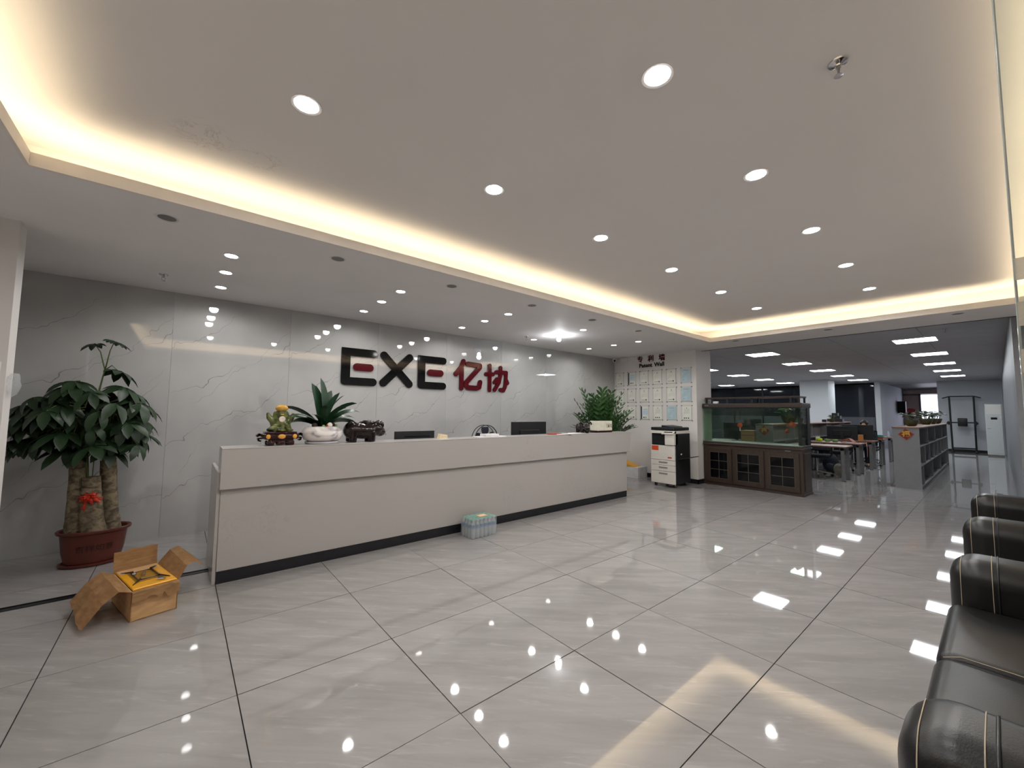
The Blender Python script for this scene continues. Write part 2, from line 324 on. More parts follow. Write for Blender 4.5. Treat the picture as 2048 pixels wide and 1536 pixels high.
# ceiling: upper tray, soffit ring, cove lip, recess sides
struct('ceiling', box(BM(), CX0-.35, CX1+.35, CY0-.35, CY1+.35, ZU, ZU+.1), M['ceil'], label='smooth off-white tray ceiling with faint brown stains')
bm = BM()
for (a, b, c, d) in ((-2.2, 8.2, CY1, YB+.1), (-2.2, 8.2, -4.2, CY0), (-2.2, CX0, CY0, CY1), (CX1, XH, CY0, CY1)): box(bm, a, b, c, d, ZS, ZS+.03)
for (a, b, c, d) in ((-2.2, 8.2, CY1+.3, CY1+.34), (-2.2, 8.2, CY0-.34, CY0-.3), (CX0-.34, CX0-.3, CY0-.34, CY1+.34), (CX1+.3, CX1+.34, CY0-.34, CY1+.34)): box(bm, a, b, c, d, ZS+.006, ZU)
struct('ceiling', bm, M['soffit'], label='lower white soffit ring around the tray ceiling')
bm = BM(); t_ = .018
box(bm, CX0, CX1, CY1-t_, CY1, ZS-.001, ZL); box(bm, CX0, CX1, CY0, CY0+t_, ZS-.001, ZL); box(bm, CX0, CX0+t_, CY0+t_, CY1-t_, ZS-.001, ZL); box(bm, CX1-t_, CX1, CY0+t_, CY1-t_, ZS-.001, ZL)
struct('trim_2', bm, M['lip'], label='white cove lip edging the tray ceiling')
struct('trim_3', box(BM(), XH, XH+.025, -4.2, .64, ZS-.006, ZO), M['frame'], label='dark metal header track between reception and office')
struct('ceiling', box(BM(), XH+.025, 8.22, -4.2, .64, ZO-.1, ZO+.1), M['soffit'], label='end of the soffit above the office opening')
for nm, (a, b, c, d), lb in (('back', (CX0-.05, CX1+.05, CY1+.05, CY1+.07), 'warm LED strip in the cove above the counter side'), ('front', (CX0-.05, CX1+.05, CY0-.07, CY0-.05), 'warm LED strip in the cove above the sofa side'), ('left', (CX0-.07, CX0-.05, CY0, CY1), 'warm LED strip in the cove at the left end'), ('right', (CX1+.05, CX1+.07, CY0, CY1), 'warm LED strip in the cove at the office end')):
    tag(obj('cove_light_strip', box(BM(), a, b, c, d, ZS+.03, ZS+.05), M['cove']), lb, 'light strip', 'cove lighting')
# ---- office shell
oc = struct('ceiling', box(BM(), XH, 31, -4.3, 8.3, ZO+.012, ZO+.1), M['greydk'], label='grey tiled ceiling of the open office')
ctm = mesh('ceiling_tile', box(BM(), .003, 1.197, .003, 1.197, 0, .012, .003, 1), M['offceil'])
for i in range(0, 14):
    for j in range(-3, 6):
        if 8.22+i*1.2 < 24 or j < 2: link('ceiling_tile', ctm, oc, (8.22+i*1.2, j*1.2-.1, ZO))
struct('wall_left', box(BM(), 8.0, 31, 8.0, 8.2, 0, ZO), M['offwall'], label='far left wall of the office')
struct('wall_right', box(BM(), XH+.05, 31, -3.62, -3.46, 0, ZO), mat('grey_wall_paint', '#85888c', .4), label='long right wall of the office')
struct('wall_right', box(BM(), XH+.05, XH+.2, -4.3, -3.62, 0, ZO), M['offwall'])
struct('wall_back', box(BM(), 24.05, 24.25, -3.5, -1.74, 0, ZO), M['offwall'], label='far office wall behind the exercise rack')
struct('wall_back', box(BM(), 29.5, 29.7, -3.5, .1, 0, ZO), M['offwall'], label='end wall of the passage beyond the office')
struct('wall_back', box(BM(), 22.95, 29.6, -.12, .06, 0, ZO), M['offwall'], label='white partition wall beside the passage')
struct('wall_back', box(BM(), 24.6, 24.8, .06, 8.2, 0, ZO), mat('dark_room', '#3a3c42', .8), label='dark room wall behind the glass partition')
struct('baseboard_back', box(BM(), 24.03, 24.05, -3.0, -1.74, 0, .1), M['kick'])
# column
c = struct('wall_back', box(BM(), 19.85, 20.9, 1.02, 1.98, 0, ZO), M['offwall'], label='white square column in the office')
# glass partition in front of the dark rooms
gp = thing('glass_partition', 'dark glass partition with slim black frames behind the office desks', 'partition', (23.2, 0, 0))
ys = [.08, 1.69, 3.1, 4.5, 5.9, 7.3]
for a, b in zip(ys, ys[1:]):
    obj('pane', box(BM(), 0, .012, a+.03, b-.03, .05, 2.76), M['darkglass'], gp)
    obj('frosted_lower_pane', box(BM(), -.006, 0, a+.03, b-.03, .05, 1.35), mat('grey_frost', '#5a5c62', .4), gp)
for a in ys: obj('post', box(BM(), -.03, .03, a-.035, a+.035, 0, 2.80), M['frame'], gp)
obj('head_rail', box(BM(), -.03, .03, ys[0], ys[-1], 2.76, 2.82), M['frame'], gp)
# passage end: pinkish door leaf with red decal and bright window
d1 = struct('door_1', box(BM(), 29.42, 29.48, -.72, -.13, 0, 2.5), M['lilac'], label='pale door leaf with a red paper decoration at the end of the passage')
obj('door_frame', box(box(BM(), 29.38, 29.49, -.80, -.72, 0, 2.56), 29.38, 29.49, -.8, -.13, 2.5, 2.56), M['greydk'], d1)
obj('decoration', ball(BM(), (29.41, -.38, 1.72), (.008, .2, .1), sub=3), M['label_red'], d1)
w1 = struct('window_1', box(BM(), 29.44, 29.48, -2.3, -.80, .3, 2.52), M['daylight'], label='bright daylit window at the end of the passage')
obj('window_frame', box(box(BM(), 29.40, 29.49, -2.36, -2.3, .2, 2.56), 29.40, 29.49, -2.3, -.8, .22, .3), M['greyp'], w1)
obj('window_valance', box(BM(), 29.38, 29.49, -2.5, -.13, 2.58, 2.78), M['lilac'], w1)

# ------------------------------------------------------------------ ceiling fittings
def downlight(r=.052, lit=True, e=0.0, name='downlight', spread=168):
    t = thing(name, 'x', 'ceiling light')
    obj('trim_ring', lathe(BM(), [(r, 0), (r+.014, -.003), (r+.016, .001), (r, .004)], 24, cap=False), M['trimw'], t, smooth=40)
    obj('lens', lathe(BM(), [(r, -.001), (r, .003)], 24), M['spot'] if lit else M['lens_off'], t)
    if lit:
        L = bpy.data.lights.new('lamp', 'SPOT'); L.energy = e; L.color = C_SPOT; L.spot_size = radians(spread); L.spot_blend = .4; L.shadow_soft_size = .05
        link('lamp', L, t, (0, 0, -.012))
    return t
proto = None
pl_ = ['nearest the tray edge', 'in the middle of its trio', 'nearest the marble wall']
for i, x in enumerate((-.02, 1.535, 3.085, 4.64, 6.2)):
    for j, y in enumerate((.9, 1.45, 2.07)):
        if i == 3 and j == 1: continue
        lb = 'lit soffit downlight %s, %s trio from the left' % (pl_[j], ordn(i))
        if proto is None:
            proto = downlight(.047, True, E_SOFFIT); o = proto; o.location = (x, y, ZS); o['label'] = lb; o['group'] = 'lit downlights in the soffit over the counter'
        else: o = dup(proto, (x, y, ZS), 0, lb)
# hanging replacement bulb
t = thing('ceiling_bulb', 'round glowing bulb hanging below the soffit in the fourth trio of lights', 'bulb', (4.66, 1.46, ZS))
obj('socket', lathe(BM(), [(.06, 0), (.06, -.008), (.018, -.012), (.018, -.04)], 20), M['trimw'], t, smooth=40)
obj('bulb', ball(BM(), (0, 0, -.075), .038, sub=3), M['bulb'], t, smooth=180)
L = bpy.data.lights.new('lamp', 'POINT'); L.energy = 7; L.color = (.92, .95, 1); L.shadow_soft_size = .05; link('lamp', L, t, (0, 0, -.14))
po = None
offs = [(-.434, .351, 'largest and nearest of the unlit soffit lights over the counter')]+[(x, .352, 'unlit round soffit light beside the tray edge, %s from the left' % ordn(i+1)) for i, x in enumerate((.707, 1.863, 3.02, 4.19, 5.345))]+[(7.41, y, 'unlit round light in the soffit at the office opening, %s' % n) for y, n in ((-3.02, 'nearest the glass panel'), (-1.67, 'middle one'), (-.32, 'nearest the tray corner'))]
for x, y, lb in offs:
    if po is None: po = downlight(.052, False, name='unlit_downlight'); po.location = (x, y, ZS); po['label'] = lb; po['group'] = 'unlit downlights'
    else: dup(po, (x, y, ZS), 0, lb)
pu = None
for j, y in enumerate((-1.07, -2.34)):
    for i, x in enumerate((.13, 1.35, 2.56, 3.8, 5.04, 6.26)):
        lb = 'lit tray-ceiling downlight, %s from the left in the row %s' % (ordn(i), ('nearer the counter', 'nearer the sofas')[j])
        if pu is None: pu = downlight(.058, True, E_UPPER, 'tray_downlight', 172); pu.location = (x, y, ZU); pu['label'] = lb; pu['group'] = 'lit downlights in the tray ceiling'
        else: dup(pu, (x, y, ZU), 0, lb)
def sprinkler():
    t = thing('sprinkler', 'x', 'sprinkler')
    obj('flange', lathe(BM(), [(.038, 0), (.036, -.006), (.014, -.014), (.012, -.02)], 24), M['chrome'], t, smooth=40)
    b = BM(); tube(b, [(0, 0, -.015), (0, 0, -.03)], .008); tube(b, [(-.011, 0, -.03), (-.014, 0, -.045), (-.004, 0, -.06)], .0025, 6); tube(b, [(.011, 0, -.03), (.014, 0, -.045), (.004, 0, -.06)], .0025, 6); box(b, -.013, .013, -.004, .004, -.033, -.028)
    obj('frame_arms', b, M['steel'], t, smooth=40)
    obj('deflector', lathe(BM(), [(.003, -.056), (.016, -.062), (.018, -.065), (.003, -.066)], 16), M['chrome'], t, smooth=40)
    return t
s0 = sprinkler(); s0.location = (1.9, -2.9, ZU); s0['label'] = 'chrome fire sprinkler on the tray ceiling near the glass panel'; s0['group'] = 'fire sprinklers'
for p, lb in (((-.49, 1.93, ZS), 'chrome fire sprinkler on the soffit above the potted tree'), ((4.33, 1.93, ZS), 'chrome fire sprinkler on the soffit beside the hanging bulb'), ((9.4, -2.8, ZO), 'small fire sprinkler on the office ceiling by the first light panel')): dup(s0, p, 0, lb)
# office light panels
pp = None
rows = {-2.35: 'above the aisle', .25: 'above the desks', 2.8: 'left of the desks', 5.35: 'furthest left'}
for y, rn in rows.items():
    for k in range(5):
        if (y > 2.5 and k < 1) or (y > 5 and k < 3): continue
        lb = 'square office light panel in the row %s, %s from the reception' % (rn, ordn(k)); p = (10.46+2.61*k, y, ZO)
        if pp is None:
            pp = thing('light_panel', lb, 'ceiling light', p, 0, 'office ceiling light panels')
            b = BM(); [box(b, *q, -.012, .0) for q in ((-.3, .3, -.3, -.285), (-.3, .3, .285, .3), (-.3, -.285, -.285, .285), (.285, .3, -.285, .285))]; obj('frame', b, M['trimw'], pp)
            obj('diffuser', box(BM(), -.285, .285, -.285, .285, -.008, 0), M['panel'], pp)
        else: dup(pp, p, 0, lb)
# cctv camera in the corner
t = thing('security_camera', 'small white dome security camera in the corner under the soffit', 'camera', (7.74, 2.56, ZS))
obj('mount', lathe(BM(), [(.05, 0), (.05, -.02), (.03, -.03)], 20), M['trimw'], t, smooth=40)
obj('housing', ball(BM(), (-.01, -.01, -.062), (.05, .05, .045), sub=3), M['trimw'], t, smooth=180)
obj('lens', ball(BM(), (-.035, -.035, -.072), .026, sub=2), M['blackgloss'], t, smooth=180)
tag(obj('junction_box', box(BM(), 7.80, 7.88, 2.28, 2.42, ZS-.1, ZS-.005, .006), M['trimw']), 'white cable junction box on the certificate wall below the soffit', 'junction box')
# ------------------------------------------------------------------ reception counter
ZT = 1.10
rc = thing('reception_counter', 'long white stone reception counter with black kick plate', 'counter', (0, 0, 0))
obj('upper_front_band', box(BM(), -.012, 5.752, .78, .80, .762, ZT-.014, .002, 1), M['quartz'], rc)
obj('counter_top', box(BM(), -.012, 5.752, .78, 1.05, ZT-.014, ZT, .003, 1), M['quartz'], rc)
obj('lower_front_panel', box(BM(), -.002, 5.68, .821, .841, .10, .80, .002, 1), M['quartz'], rc)
obj('kick_plate', box(BM(), .0, 5.675, .826, .846, 0, .10), M['kick'], rc)
obj('end_panel', box(BM(), -.012, .02, .80, 1.05, .762, ZT-.014), M['quartz'], rc)
obj('end_panel', box(BM(), -.028, -.003, .83, 1.62, 0, .90, .002, 1), M['quartz'], rc)
obj('end_panel', box(BM(), 5.65, 5.68, .845, 1.62, 0, .75), M['quartz'], rc)
obj('end_panel', box(BM(), 5.72, 5.752, .80, 1.05, .762, ZT-.014), M['quartz'], rc)
obj('back_band', box(BM(), .02, 5.72, 1.03, 1.05, .74, ZT-.014), M['quartz'], rc)
obj('desk_surface', box(BM(), -.02, 5.65, .845, 1.62, .71, .75), M['greyp'], rc)
# ------------------------------------------------------------------ logo on the marble wall
YF0, YF1 = YB-.026, YB-.004
def letter_thing(label, x):
    return thing('sign_letter', label, 'sign letter', (x, 0, 0), 0, 'company sign letters')
def E_letter(x, label):
    t = letter_thing(label, x); b = BM(); w = .115; H = .54; z0 = 1.785
    # bracket: square-ish outer corners, round ends
    arc = lambda cz: [(.46+w/2*cos(pi/2-pi*i/14), cz+w/2*sin(pi/2-pi*i/14)) for i in range(15)]
    prism(b, [(0, z0+H)]+arc(z0+H-w/2)+[(.125, z0+H-w), (.125, z0+w)]+arc(z0+w/2)+[(.06-.06*sin(pi/2*i/6), z0+.06-.06*cos(pi/2*i/6)) for i in range(7)], YF0, YF1)
    obj('bracket', b, M['blackgloss'], t); b = BM(); stroke(b, [(.22, z0+H/2), (.41, z0+H/2)], .11, YF0, YF1); obj('accent_bar', b, M['red'], t); return t
E_letter(1.44, 'black bracket letter E with red middle bar, first on the marble wall')
t = letter_thing('black letter X with rounded ends on the marble wall', 2.06); b = BM()
stroke(b, [(0, 1.785+.06), (.42, 2.325-.06)], .118, YF0, YF1); stroke(b, [(0, 2.325-.06), (.42, 1.785+.06)], .118, YF0-.0005, YF1); obj('crossed_bars', b, M['blackgloss'], t)
E_letter(2.63, 'second black letter E with red middle bar, right of the X')
def glyph(label, x, z, strokes, w):
    t = letter_thing(label, x)
    for i, s in enumerate(strokes):
        b = BM(); stroke(b, [(u, z+v) for u, v in s], w, YF0-.002*i, YF1, eps=.0002); obj('stroke', b, M['red'], t)
    return t
glyph('maroon Chinese character yi with curled hook on the marble wall', 3.34, 1.80, [[(.15, .50), (.11, .40), (.03, .30), (.0, .27)], [(.115, .36), (.115, .03)], [(.235, .46), (.50, .45), (.50, .42), (.22, .14), (.21, .08), (.25, .045), (.42, .04), (.49, .06), (.51, .15)]], .088)
glyph('last maroon Chinese character xie on the marble wall', 3.98, 1.80, [[(.0, .31), (.16, .315)], [(.085, .47), (.085, .02)], [(.235, .36), (.47, .365), (.465, .24), (.445, .09), (.41, .03), (.34, .035)], [(.335, .45), (.335, .32), (.30, .17), (.20, .03)], [(.25, .23), (.20, .17)], [(.47, .22), (.50, .17)]], .076)
# ------------------------------------------------------------------ certificate wall
for s, y, lb in (('专', 1.94, 'first maroon Chinese character of the certificate wall heading'), ('利', 1.665, 'middle maroon Chinese character of the certificate wall heading'), ('墙', 1.395, 'last maroon Chinese character of the certificate wall heading')):
    tag(text_mesh('heading_character', s, .155, .007, M['red'], None, .0026, rot=(pi/2, 0, -pi/2), loc=(XP-.008, y, 2.655)), lb, 'sign letter', 'heading characters on the certificate wall')
tag(text_mesh('heading_lettering', 'Patent', .128, .005, M['blackgloss'], None, .0022, rot=(pi/2, 0, -pi/2), loc=(XP-.006, 1.80, 2.515)), 'black raised word Patent on the white wall', 'sign lettering', 'English heading')
tag(text_mesh('heading_lettering', 'Wall', .128, .005, M['blackgloss'], None, .0022, rot=(pi/2, 0, -pi/2), loc=(XP-.006, 1.46, 2.515)), 'black raised word Wall right of the word Patent', 'sign lettering', 'English heading')
bolt_m = mesh('bolt', lathe(BM(), [(.009, 0), (.009, .02), (.006, .023)], 10), M['steel'], 40)
def certificate(y, z, kind, label):
    t = thing('certificate', label, 'certificate', (XP, y, z), 0, 'framed certificates on the white wall')
    w, h = .122, .168
    obj('acrylic_plate', box(BM(), -.022, -.016, -w, w, -h, h), M['acry'], t)
    pw, ph = .098, .142
    pm_ = {'w': 'certw', 'y': 'certw', 'b': 'certb', 'k': 'certw', 's': 'certw'}[kind]
    sh = obj('sheet', box(BM(), -.0155, -.0145, -pw, pw, -ph, ph), M[pm_], t)
    f = -.0157
    def ink(a, b_, c_, d_, mt='certg'): obj('print', box(BM(), f-.0004, f, -b_, -a, c_, d_), M[mt], sh)
    if kind == 'w':
        obj('print', ball(BM(), (f, 0, .10), (.0005, .009, .012)), M['certk'], sh); ink(-.035, .035, .072, .076)
        ink(-.075, .02, -.112, -.100); obj('print', ball(BM(), (f, -.045, -.105), (.0005, .017, .017)), M['certk'], sh)
        for k in range(4): ink(-.07, .07, .03-.02*k, .032-.02*k)
    elif kind == 'b':
        ink(-.05, .05, .10, .108); [ink(-.06, .06, .06-.025*k, .062-.025*k) for k in range(5)]; ink(-.07, -.03, -.1, -.092)
    elif kind == 'k':
        ink(-.098, -.06, -.142, .142, 'certk'); ink(-.04, .08, .06, .09, 'certb'); ink(-.04, .08, -.05, .05, 'certb'); ink(-.03, .0, -.12, -.09, 'certk'); ink(.02, .05, -.12, -.09, 'certg')
    else:
        obj('print', ball(BM(), (f, 0, .105), (.0005, .008, .01)), M['certk'], sh); [ink(-.06, .06, .08-.022*k, .084-.022*k) for k in range(5)]
        for k in (-.05, -.01, .035): obj('print', ball(BM(), (f, -k, -.105), (.0005, .014, .014)), M['certk'], sh)
    for sy in (-1, 1):
        for sz in (-1, 1):
            o = link('bolt', bolt_m, t, (0, sy*(w-.010), sz*(h-.010))); o.rotation_euler = (0, -pi/2, 0)
rown = ('top', 'middle', 'bottom')
kinds = (('w', 'k', 'w', 'w', 'w', 'b'), ('w', 'w', 'w', 'w', 'w', 'b'), (None, 'w', 'k', 's', 'b', 's'))
kd = {'w': 'cream', 'k': 'dark-edged', 'b': 'pale blue', 's': 'white printed'}
for r in range(3):
    for c_ in range(6):
        k = kinds[r][c_]
        if not k: continue
        n = c_ if r == 2 else c_+1
        certificate(2.498-.33*c_, (2.23, 1.832, 1.436)[r], k, '%s certificate on standoffs, %s row, %s from the left' % (kd[k], rown[r], ordn(n-1)))
# ------------------------------------------------------------------ copier
t = thing('photocopier', 'white and charcoal office photocopier on casters beside the certificate wall', 'photocopier', (7.02, .67, 0))
X1 = .60; Y1 = .50
obj('rear_body', box(BM(), .03, X1, 0, Y1, .07, 1.03, .008), M['copierb'], t)
obj('front_cover', box(BM(), -.012, .03, .0, Y1, .52, .80, .006), M['copierw'], t)
for i, (a, b_) in enumerate(((.07, .30), (.305, .415), (.42, .515))):
    d = obj('paper_drawer', box(BM(), -.012, .03, .0, Y1, a, b_, .005), M['copierw'], t); obj('handle', box(BM(), -.018, -.008, .15, .33, b_-.055, b_-.025, .004), M['greyp'], d)
obj('control_cover', box(BM(), -.03, .12, .0, .19, .81, 1.03, .01), M['copierw'], t)
sc_ = obj('control_panel', hexa(BM(), [(-.06, .0, 1.02), (.06, .0, 1.04), (.06, .24, 1.04), (-.06, .24, 1.02), (-.06, .0, 1.045), (.06, .0, 1.085), (.06, .24, 1.085), (-.06, .24, 1.045)]), M['copierw'], t)
obj('touch_screen', hexa(BM(), [(-.045, .03, 1.049), (.045, .03, 1.079), (.045, .2, 1.079), (-.045, .2, 1.049), (-.045, .03, 1.053), (.045, .03, 1.083), (.045, .2, 1.083), (-.045, .2, 1.053)]), M['blackgloss'], sc_)
obj('output_tray', hexa(BM(), [(.0, .2, .82), (.4, .2, .82), (.4, Y1-.03, .82), (.0, Y1-.03, .82), (.0, .2, .86), (.4, .2, .93), (.4, Y1-.03, .93), (.0, Y1-.03, .86)]), M['copierb'], t)
obj('scanner_unit', box(BM(), -.0, X1, 0, Y1+.01, 1.03, 1.085, .006), M['copierw'], t)
obj('scanner_lid', box(BM(), .0, X1, .01, Y1+.0, 1.09, 1.15, .012), M['copierb'], t)
obj('document_tray', hexa(BM(), [(.06, .1, 1.15), (.5, .1, 1.15), (.5, .3, 1.15), (.06, .3, 1.15), (.06, .1, 1.165), (.5, .1, 1.165), (.5, .3, 1.19), (.06, .3, 1.19)]), M['plastic'], t)
tr_ = obj('bypass_tray', hexa(BM(), [(.12, -.26, .60), (.42, -.26, .60), (.42, .0, .53), (.12, .0, .53), (.12, -.26, .612), (.42, -.26, .612), (.42, .0, .545), (.12, .0, .545)]), M['copierb'], t)
obj('notice_label', box(BM(), -.014, -.012, .33, .475, .70, .79), M['orange'], t); obj('logo_label', box(BM(), -.014, -.012, .06, .14, .56, .585), M['label_red'], t); obj('side_badge', box(BM(), .22, .27, -.002, .0, .62, .645), M['paper'], t)
for (a, b_) in ((.07, .06), (.07, .44), (.5, .06), (.5, .44)): obj('caster', tube(BM(), [(a, b_-.015, .032), (a, b_+.015, .032)], .032, 14), M['plastic'], t)
for (a, b_) in ((.07, .06), (.07, .44), (.5, .06), (.5, .44)): obj('caster_fork', box(BM(), a-.02, a+.02, b_-.02, b_+.02, .03, .075), M['steel'], t)
# carton behind the counter end
t = thing('carton', 'white cardboard carton with a yellow flap at the foot of the certificate wall', 'box', (7.60, 1.95, 0))
obj('body', box(BM(), -.16, .2, -.2, .28, 0, .24, .004, 1), M['paper'], t)
obj('flap', hexa(BM(), [(-.16, -.1, .24), (.1, -.1, .24), (.1, .28, .26), (-.16, .28, .26), (-.16, -.1, .244), (.1, -.1, .244), (.1, .28, .36), (-.16, .28, .36)]), M['yellow'], t)
# ------------------------------------------------------------------ aquarium
AX0, AX1, AY0, AY1 = 8.087, 8.60, -1.10, .625
aq = thing('aquarium', 'large fish tank on a dark stained three-door cabinet', 'aquarium', (0, 0, 0))
cb = obj('cabinet', box(box(BM(), AX0+.02, AX1, AY0+.01, AY1-.0, .0, .80), AX0, AX1+.01, AY0, AY1, 0, .035), M['wooddk'], aq)
obj('top_moulding', box(box(BM(), AX0-.012, AX1+.012, AY0-.012, AY1, .80, .83, .006), AX0+.005, AX1, AY0+.004, AY1, .83, .865, .004), M['wooddk'], aq)
obj('side_panel', box(BM(), AX0+.09, AX1-.07, AY0, AY0+.012, .08, .74, .004), M['wooddk'], aq)
for i, (ya, yb_) in enumerate(((.07, .575), (-.495, .06), (-1.05, -.505))):
    b = BM(); s = .085
    for q in ((ya+.01, ya+s, .06, .74), (yb_-s, yb_-.01, .06, .74), (ya+s, yb_-s, .06, .06+s), (ya+s, yb_-s, .74-s, .74)): box(b, AX0-.004, AX0+.022, q[0], q[1], q[2], q[3], .003, 1)
    d = obj('door', b, M['wooddk'], aq); y0, y1, z0, z1 = ya+s, yb_-s, .06+s, .74-s
    for u in range(2):
        for v in range(3):
            a0 = y0+(y1-y0)*u/2; c0 = z0+(z1-z0)*v/3; obj('pane', box(BM(), AX0+.012, AX0+.016, a0+.004, a0+(y1-y0)/2-.004, c0+.004, c0+(z1-z0)/3-.004), M['paneblk'], d)
    b = BM(); box(b, AX0+.004, AX0+.012, (y0+y1)/2-.005, (y0+y1)/2+.005, z0, z1)
    for v in (1, 2): box(b, AX0+.0045, AX0+.012, y0, y1, z0+(z1-z0)*v/3-.005, z0+(z1-z0)*v/3+.005)
    for q in ((y0-.006, y0+.003, z0, z1), (y1-.003, y1+.006, z0, z1), (y0, y1, z0-.006, z0+.003), (y0, y1, z1-.003, z1+.006)): box(b, AX0-.006, AX0+.004, *q)
    obj('glazing_bars', b, M['grille'], d)
obj('bright_rim', box(BM(), AX0+.0, AX1+.01, AY0-.004, AY1, .865, .872), M['steel'], aq)
g = .008
obj('front_glass', box(BM(), AX0+.012, AX0+.012+g, AY0+.02, AY1-.005, .872, 1.55), M['tank'], aq)
obj('back_glass', box(BM(), AX1-.012-g, AX1-.012, AY0+.02, AY1-.005, .872, 1.55), M['tank'], aq)
obj('side_glass', box(BM(), AX0+.012+g, AX1-.012-g, AY0+.012, AY0+.012+g, .872, 1.55), M['tank'], aq)
obj('side_glass', box(BM(), AX0+.012+g, AX1-.012-g, AY1-.02, AY1-.012, .872, 1.55), M['tank'], aq)
obj('overflow_box', box(BM(), AX0+.22, AX1-.03, AY0+.025, AY0+.115, .872, 1.54), M['plastic'], aq)
obj('corner_post', box(BM(), AX1-.16, AX1-.0, AY0+.004, AY0+.02, .872, 1.55), M['plastic'], aq)
obj('water', box(BM(), AX0+.025, AX1-.025, AY0+.13, AY1-.03, .876, 1.48), M['water'], aq)
obj('hood', box(BM(), AX0-.015, AX1+.015, AY0-.012, AY1, 1.545, 1.635, .015, 3), M['wooddk'], aq)
b = BM(); box(b, AX0+.06, AX1-.06, AY0+.03, AY1-.03, 1.73, 1.76, .005); obj('upper_lid', b, M['wooddk'], aq)
b = BM(); [box(b, AX0+.08, AX0+.1, y, y+.03, 1.635, 1.73) for y in (AY0+.04, AY0+.16, -.3, .15, AY1-.2, AY1-.07)]; [box(b, AX1-.1, AX1-.08, y, y+.03, 1.635, 1.73) for y in (AY0+.04, -.3, AY1-.07)]; obj('lid_posts', b, M['plastic'], aq)
obj('timer', box(BM(), AX0+.05, AX0+.1, .33, .43, 1.635, 1.68, .006), M['paper'], aq)
obj('brand_plate', box(BM(), AX0-.017, AX0-.014, .49, .57, 1.585, 1.597), M['steel'], aq); obj('brand_plate', box(BM(), AX0-.006, AX0-.003, -.92, -.83, .772, .782), M['steel'], aq)
for i, (x, y, z, rz, lb) in enumerate(((8.2, -.93, 1.24, .5, 'larger orange fish swimming beside the black overflow box'), (8.3, -.82, 1.12, 1.1, 'smaller orange fish below the larger one in the tank'))):
    f = thing('fish', lb, 'fish', (x, y, z), rz, 'orange aquarium fish'); k = .72-.15*i
    obj('body', ball(BM(), (0, 0, 0), (.035*k, .085*k, .07*k), sub=3), M['fish'], f, smooth=180)
    obj('tail', prism(BM(), [(.06*k, 0), (.13*k, .05*k), (.115*k, 0), (.13*k, -.05*k)], -.004, .004, 'x'), M['fish'], f); obj('fin', prism(BM(), [(-.04*k, .055*k), (.05*k, .05*k), (.03*k, .10*k)], -.003, .003, 'x'), M['fish'], f)
t = thing('hanging_ornament', 'small red knot ornament with white tassels seen through the tank', 'ornament', (8.56, .085, 1.2)); obj('disc', ball(BM(), (0, 0, 0), (.008, .05, .05), sub=3), M['orange'], t, smooth=180); obj('tassel', tube(BM(), [(0, 0, -.05), (0, 0, -.12)], .008), M['paper'], t); obj('cord', tube(BM(), [(0, 0, .05), (0, 0, .3)], .003), M['redpaper'], t); obj('bead', ball(BM(), (0, 0, .075), .012), M['paper'], t)
# ------------------------------------------------------------------ things on the counter
# jade toad on a carved stand
t = thing('toad_figurine', 'green jade money toad figurine standing on the dark carved wooden stand', 'figurine', (.425, .93, 1.222))
q = lambda a, b_, c_: Vector((a, b_, c_))
blob('body', [('b', (0, .01, .075), (.085, .075, .065)), ('b', (0, -.01, .115), (.06, .055, .05)), ('b', (0, -.02, .165), (.048, .05, .04)), ('b', (-.048, -.01, .155), (.018, .02, .03)), ('b', (.048, -.01, .155), (.018, .02, .03)),
     ('t', [(-.06, .0, .09), (-.095, -.005, .13), (-.108, -.005, .172)], [.03, .024, .012]), ('t', [(.06, .0, .09), (.092, -.005, .13), (.104, -.005, .168)], [.03, .024, .012]), ('t', [(-.05, -.05, .06), (-.06, -.075, .02), (-.05, -.09, .01)], [.025, .02, .018]), ('t', [(.05, -.05, .06), (.06, -.075, .02), (.05, -.09, .01)], [.025, .02, .018])], M['jade'], t, .006, 2)
blob('head_cap', [('b', (0, -.03, .212), (.052, .055, .034)), ('b', (-.035, -.045, .215), .012), ('b', (.035, -.045, .215), .012)], M['jadey'], t, .005, 1)
for sx in (-1, 1): obj('eye', ball(BM(), (sx*.036, -.055, .218), .006), M['blackgloss'], t, smooth=180)
obj('chin', ball(BM(), (0, -.062, .155), (.014, .014, .008), sub=3), M['jadey'], t, smooth=180)
b = BM(); lathe(b, [(.026, 0), (.026, .006), (.02, .008), (.012, .006)], 20); o = obj('medallion', b, M['ivory'], t, (0, -.068, .115), smooth=40); o.rotation_euler = (pi/2+.25, 0, 0)
blob('coin_heap', [('b', (0, 0, .012), (.112, .085, .02))]+[('b', (random.uniform(-.09, .09), random.uniform(-.07, .07), random.uniform(.018, .05)), (.03, .028, .014), None) for _ in range(26)], M['jade'], t, .006, 1)
t = thing('carved_stand', 'dark rosewood stand with gold medallions under the jade toad', 'stand', (.425, .93, ZT))
b = BM(); box(b, -.125, .125, -.085, .085, .105, .122, .004); box(b, -.14, .14, -.095, .095, .055, .105, .016, 3); obj('platform', b, M['rosewood'], t, smooth=40)
b = BM(); box(b, -.1, .1, -.07, .07, .038, .055); [box(b, x-.028, x+.028, y-.02, y+.02, 0, .04, .01, 2) for x in (-.08, .08) for y in (-.06, .06)]; box(b, -.035, .035, -.075, .075, .004, .04, .01, 2); [tube(b, [(x, -.065, .02), (x+.012, -.07, .034), (x+.022, -.065, .026)], .006, 6) for x in (-.06, .036)]; obj('feet', b, M['rosewood'], t, smooth=40)
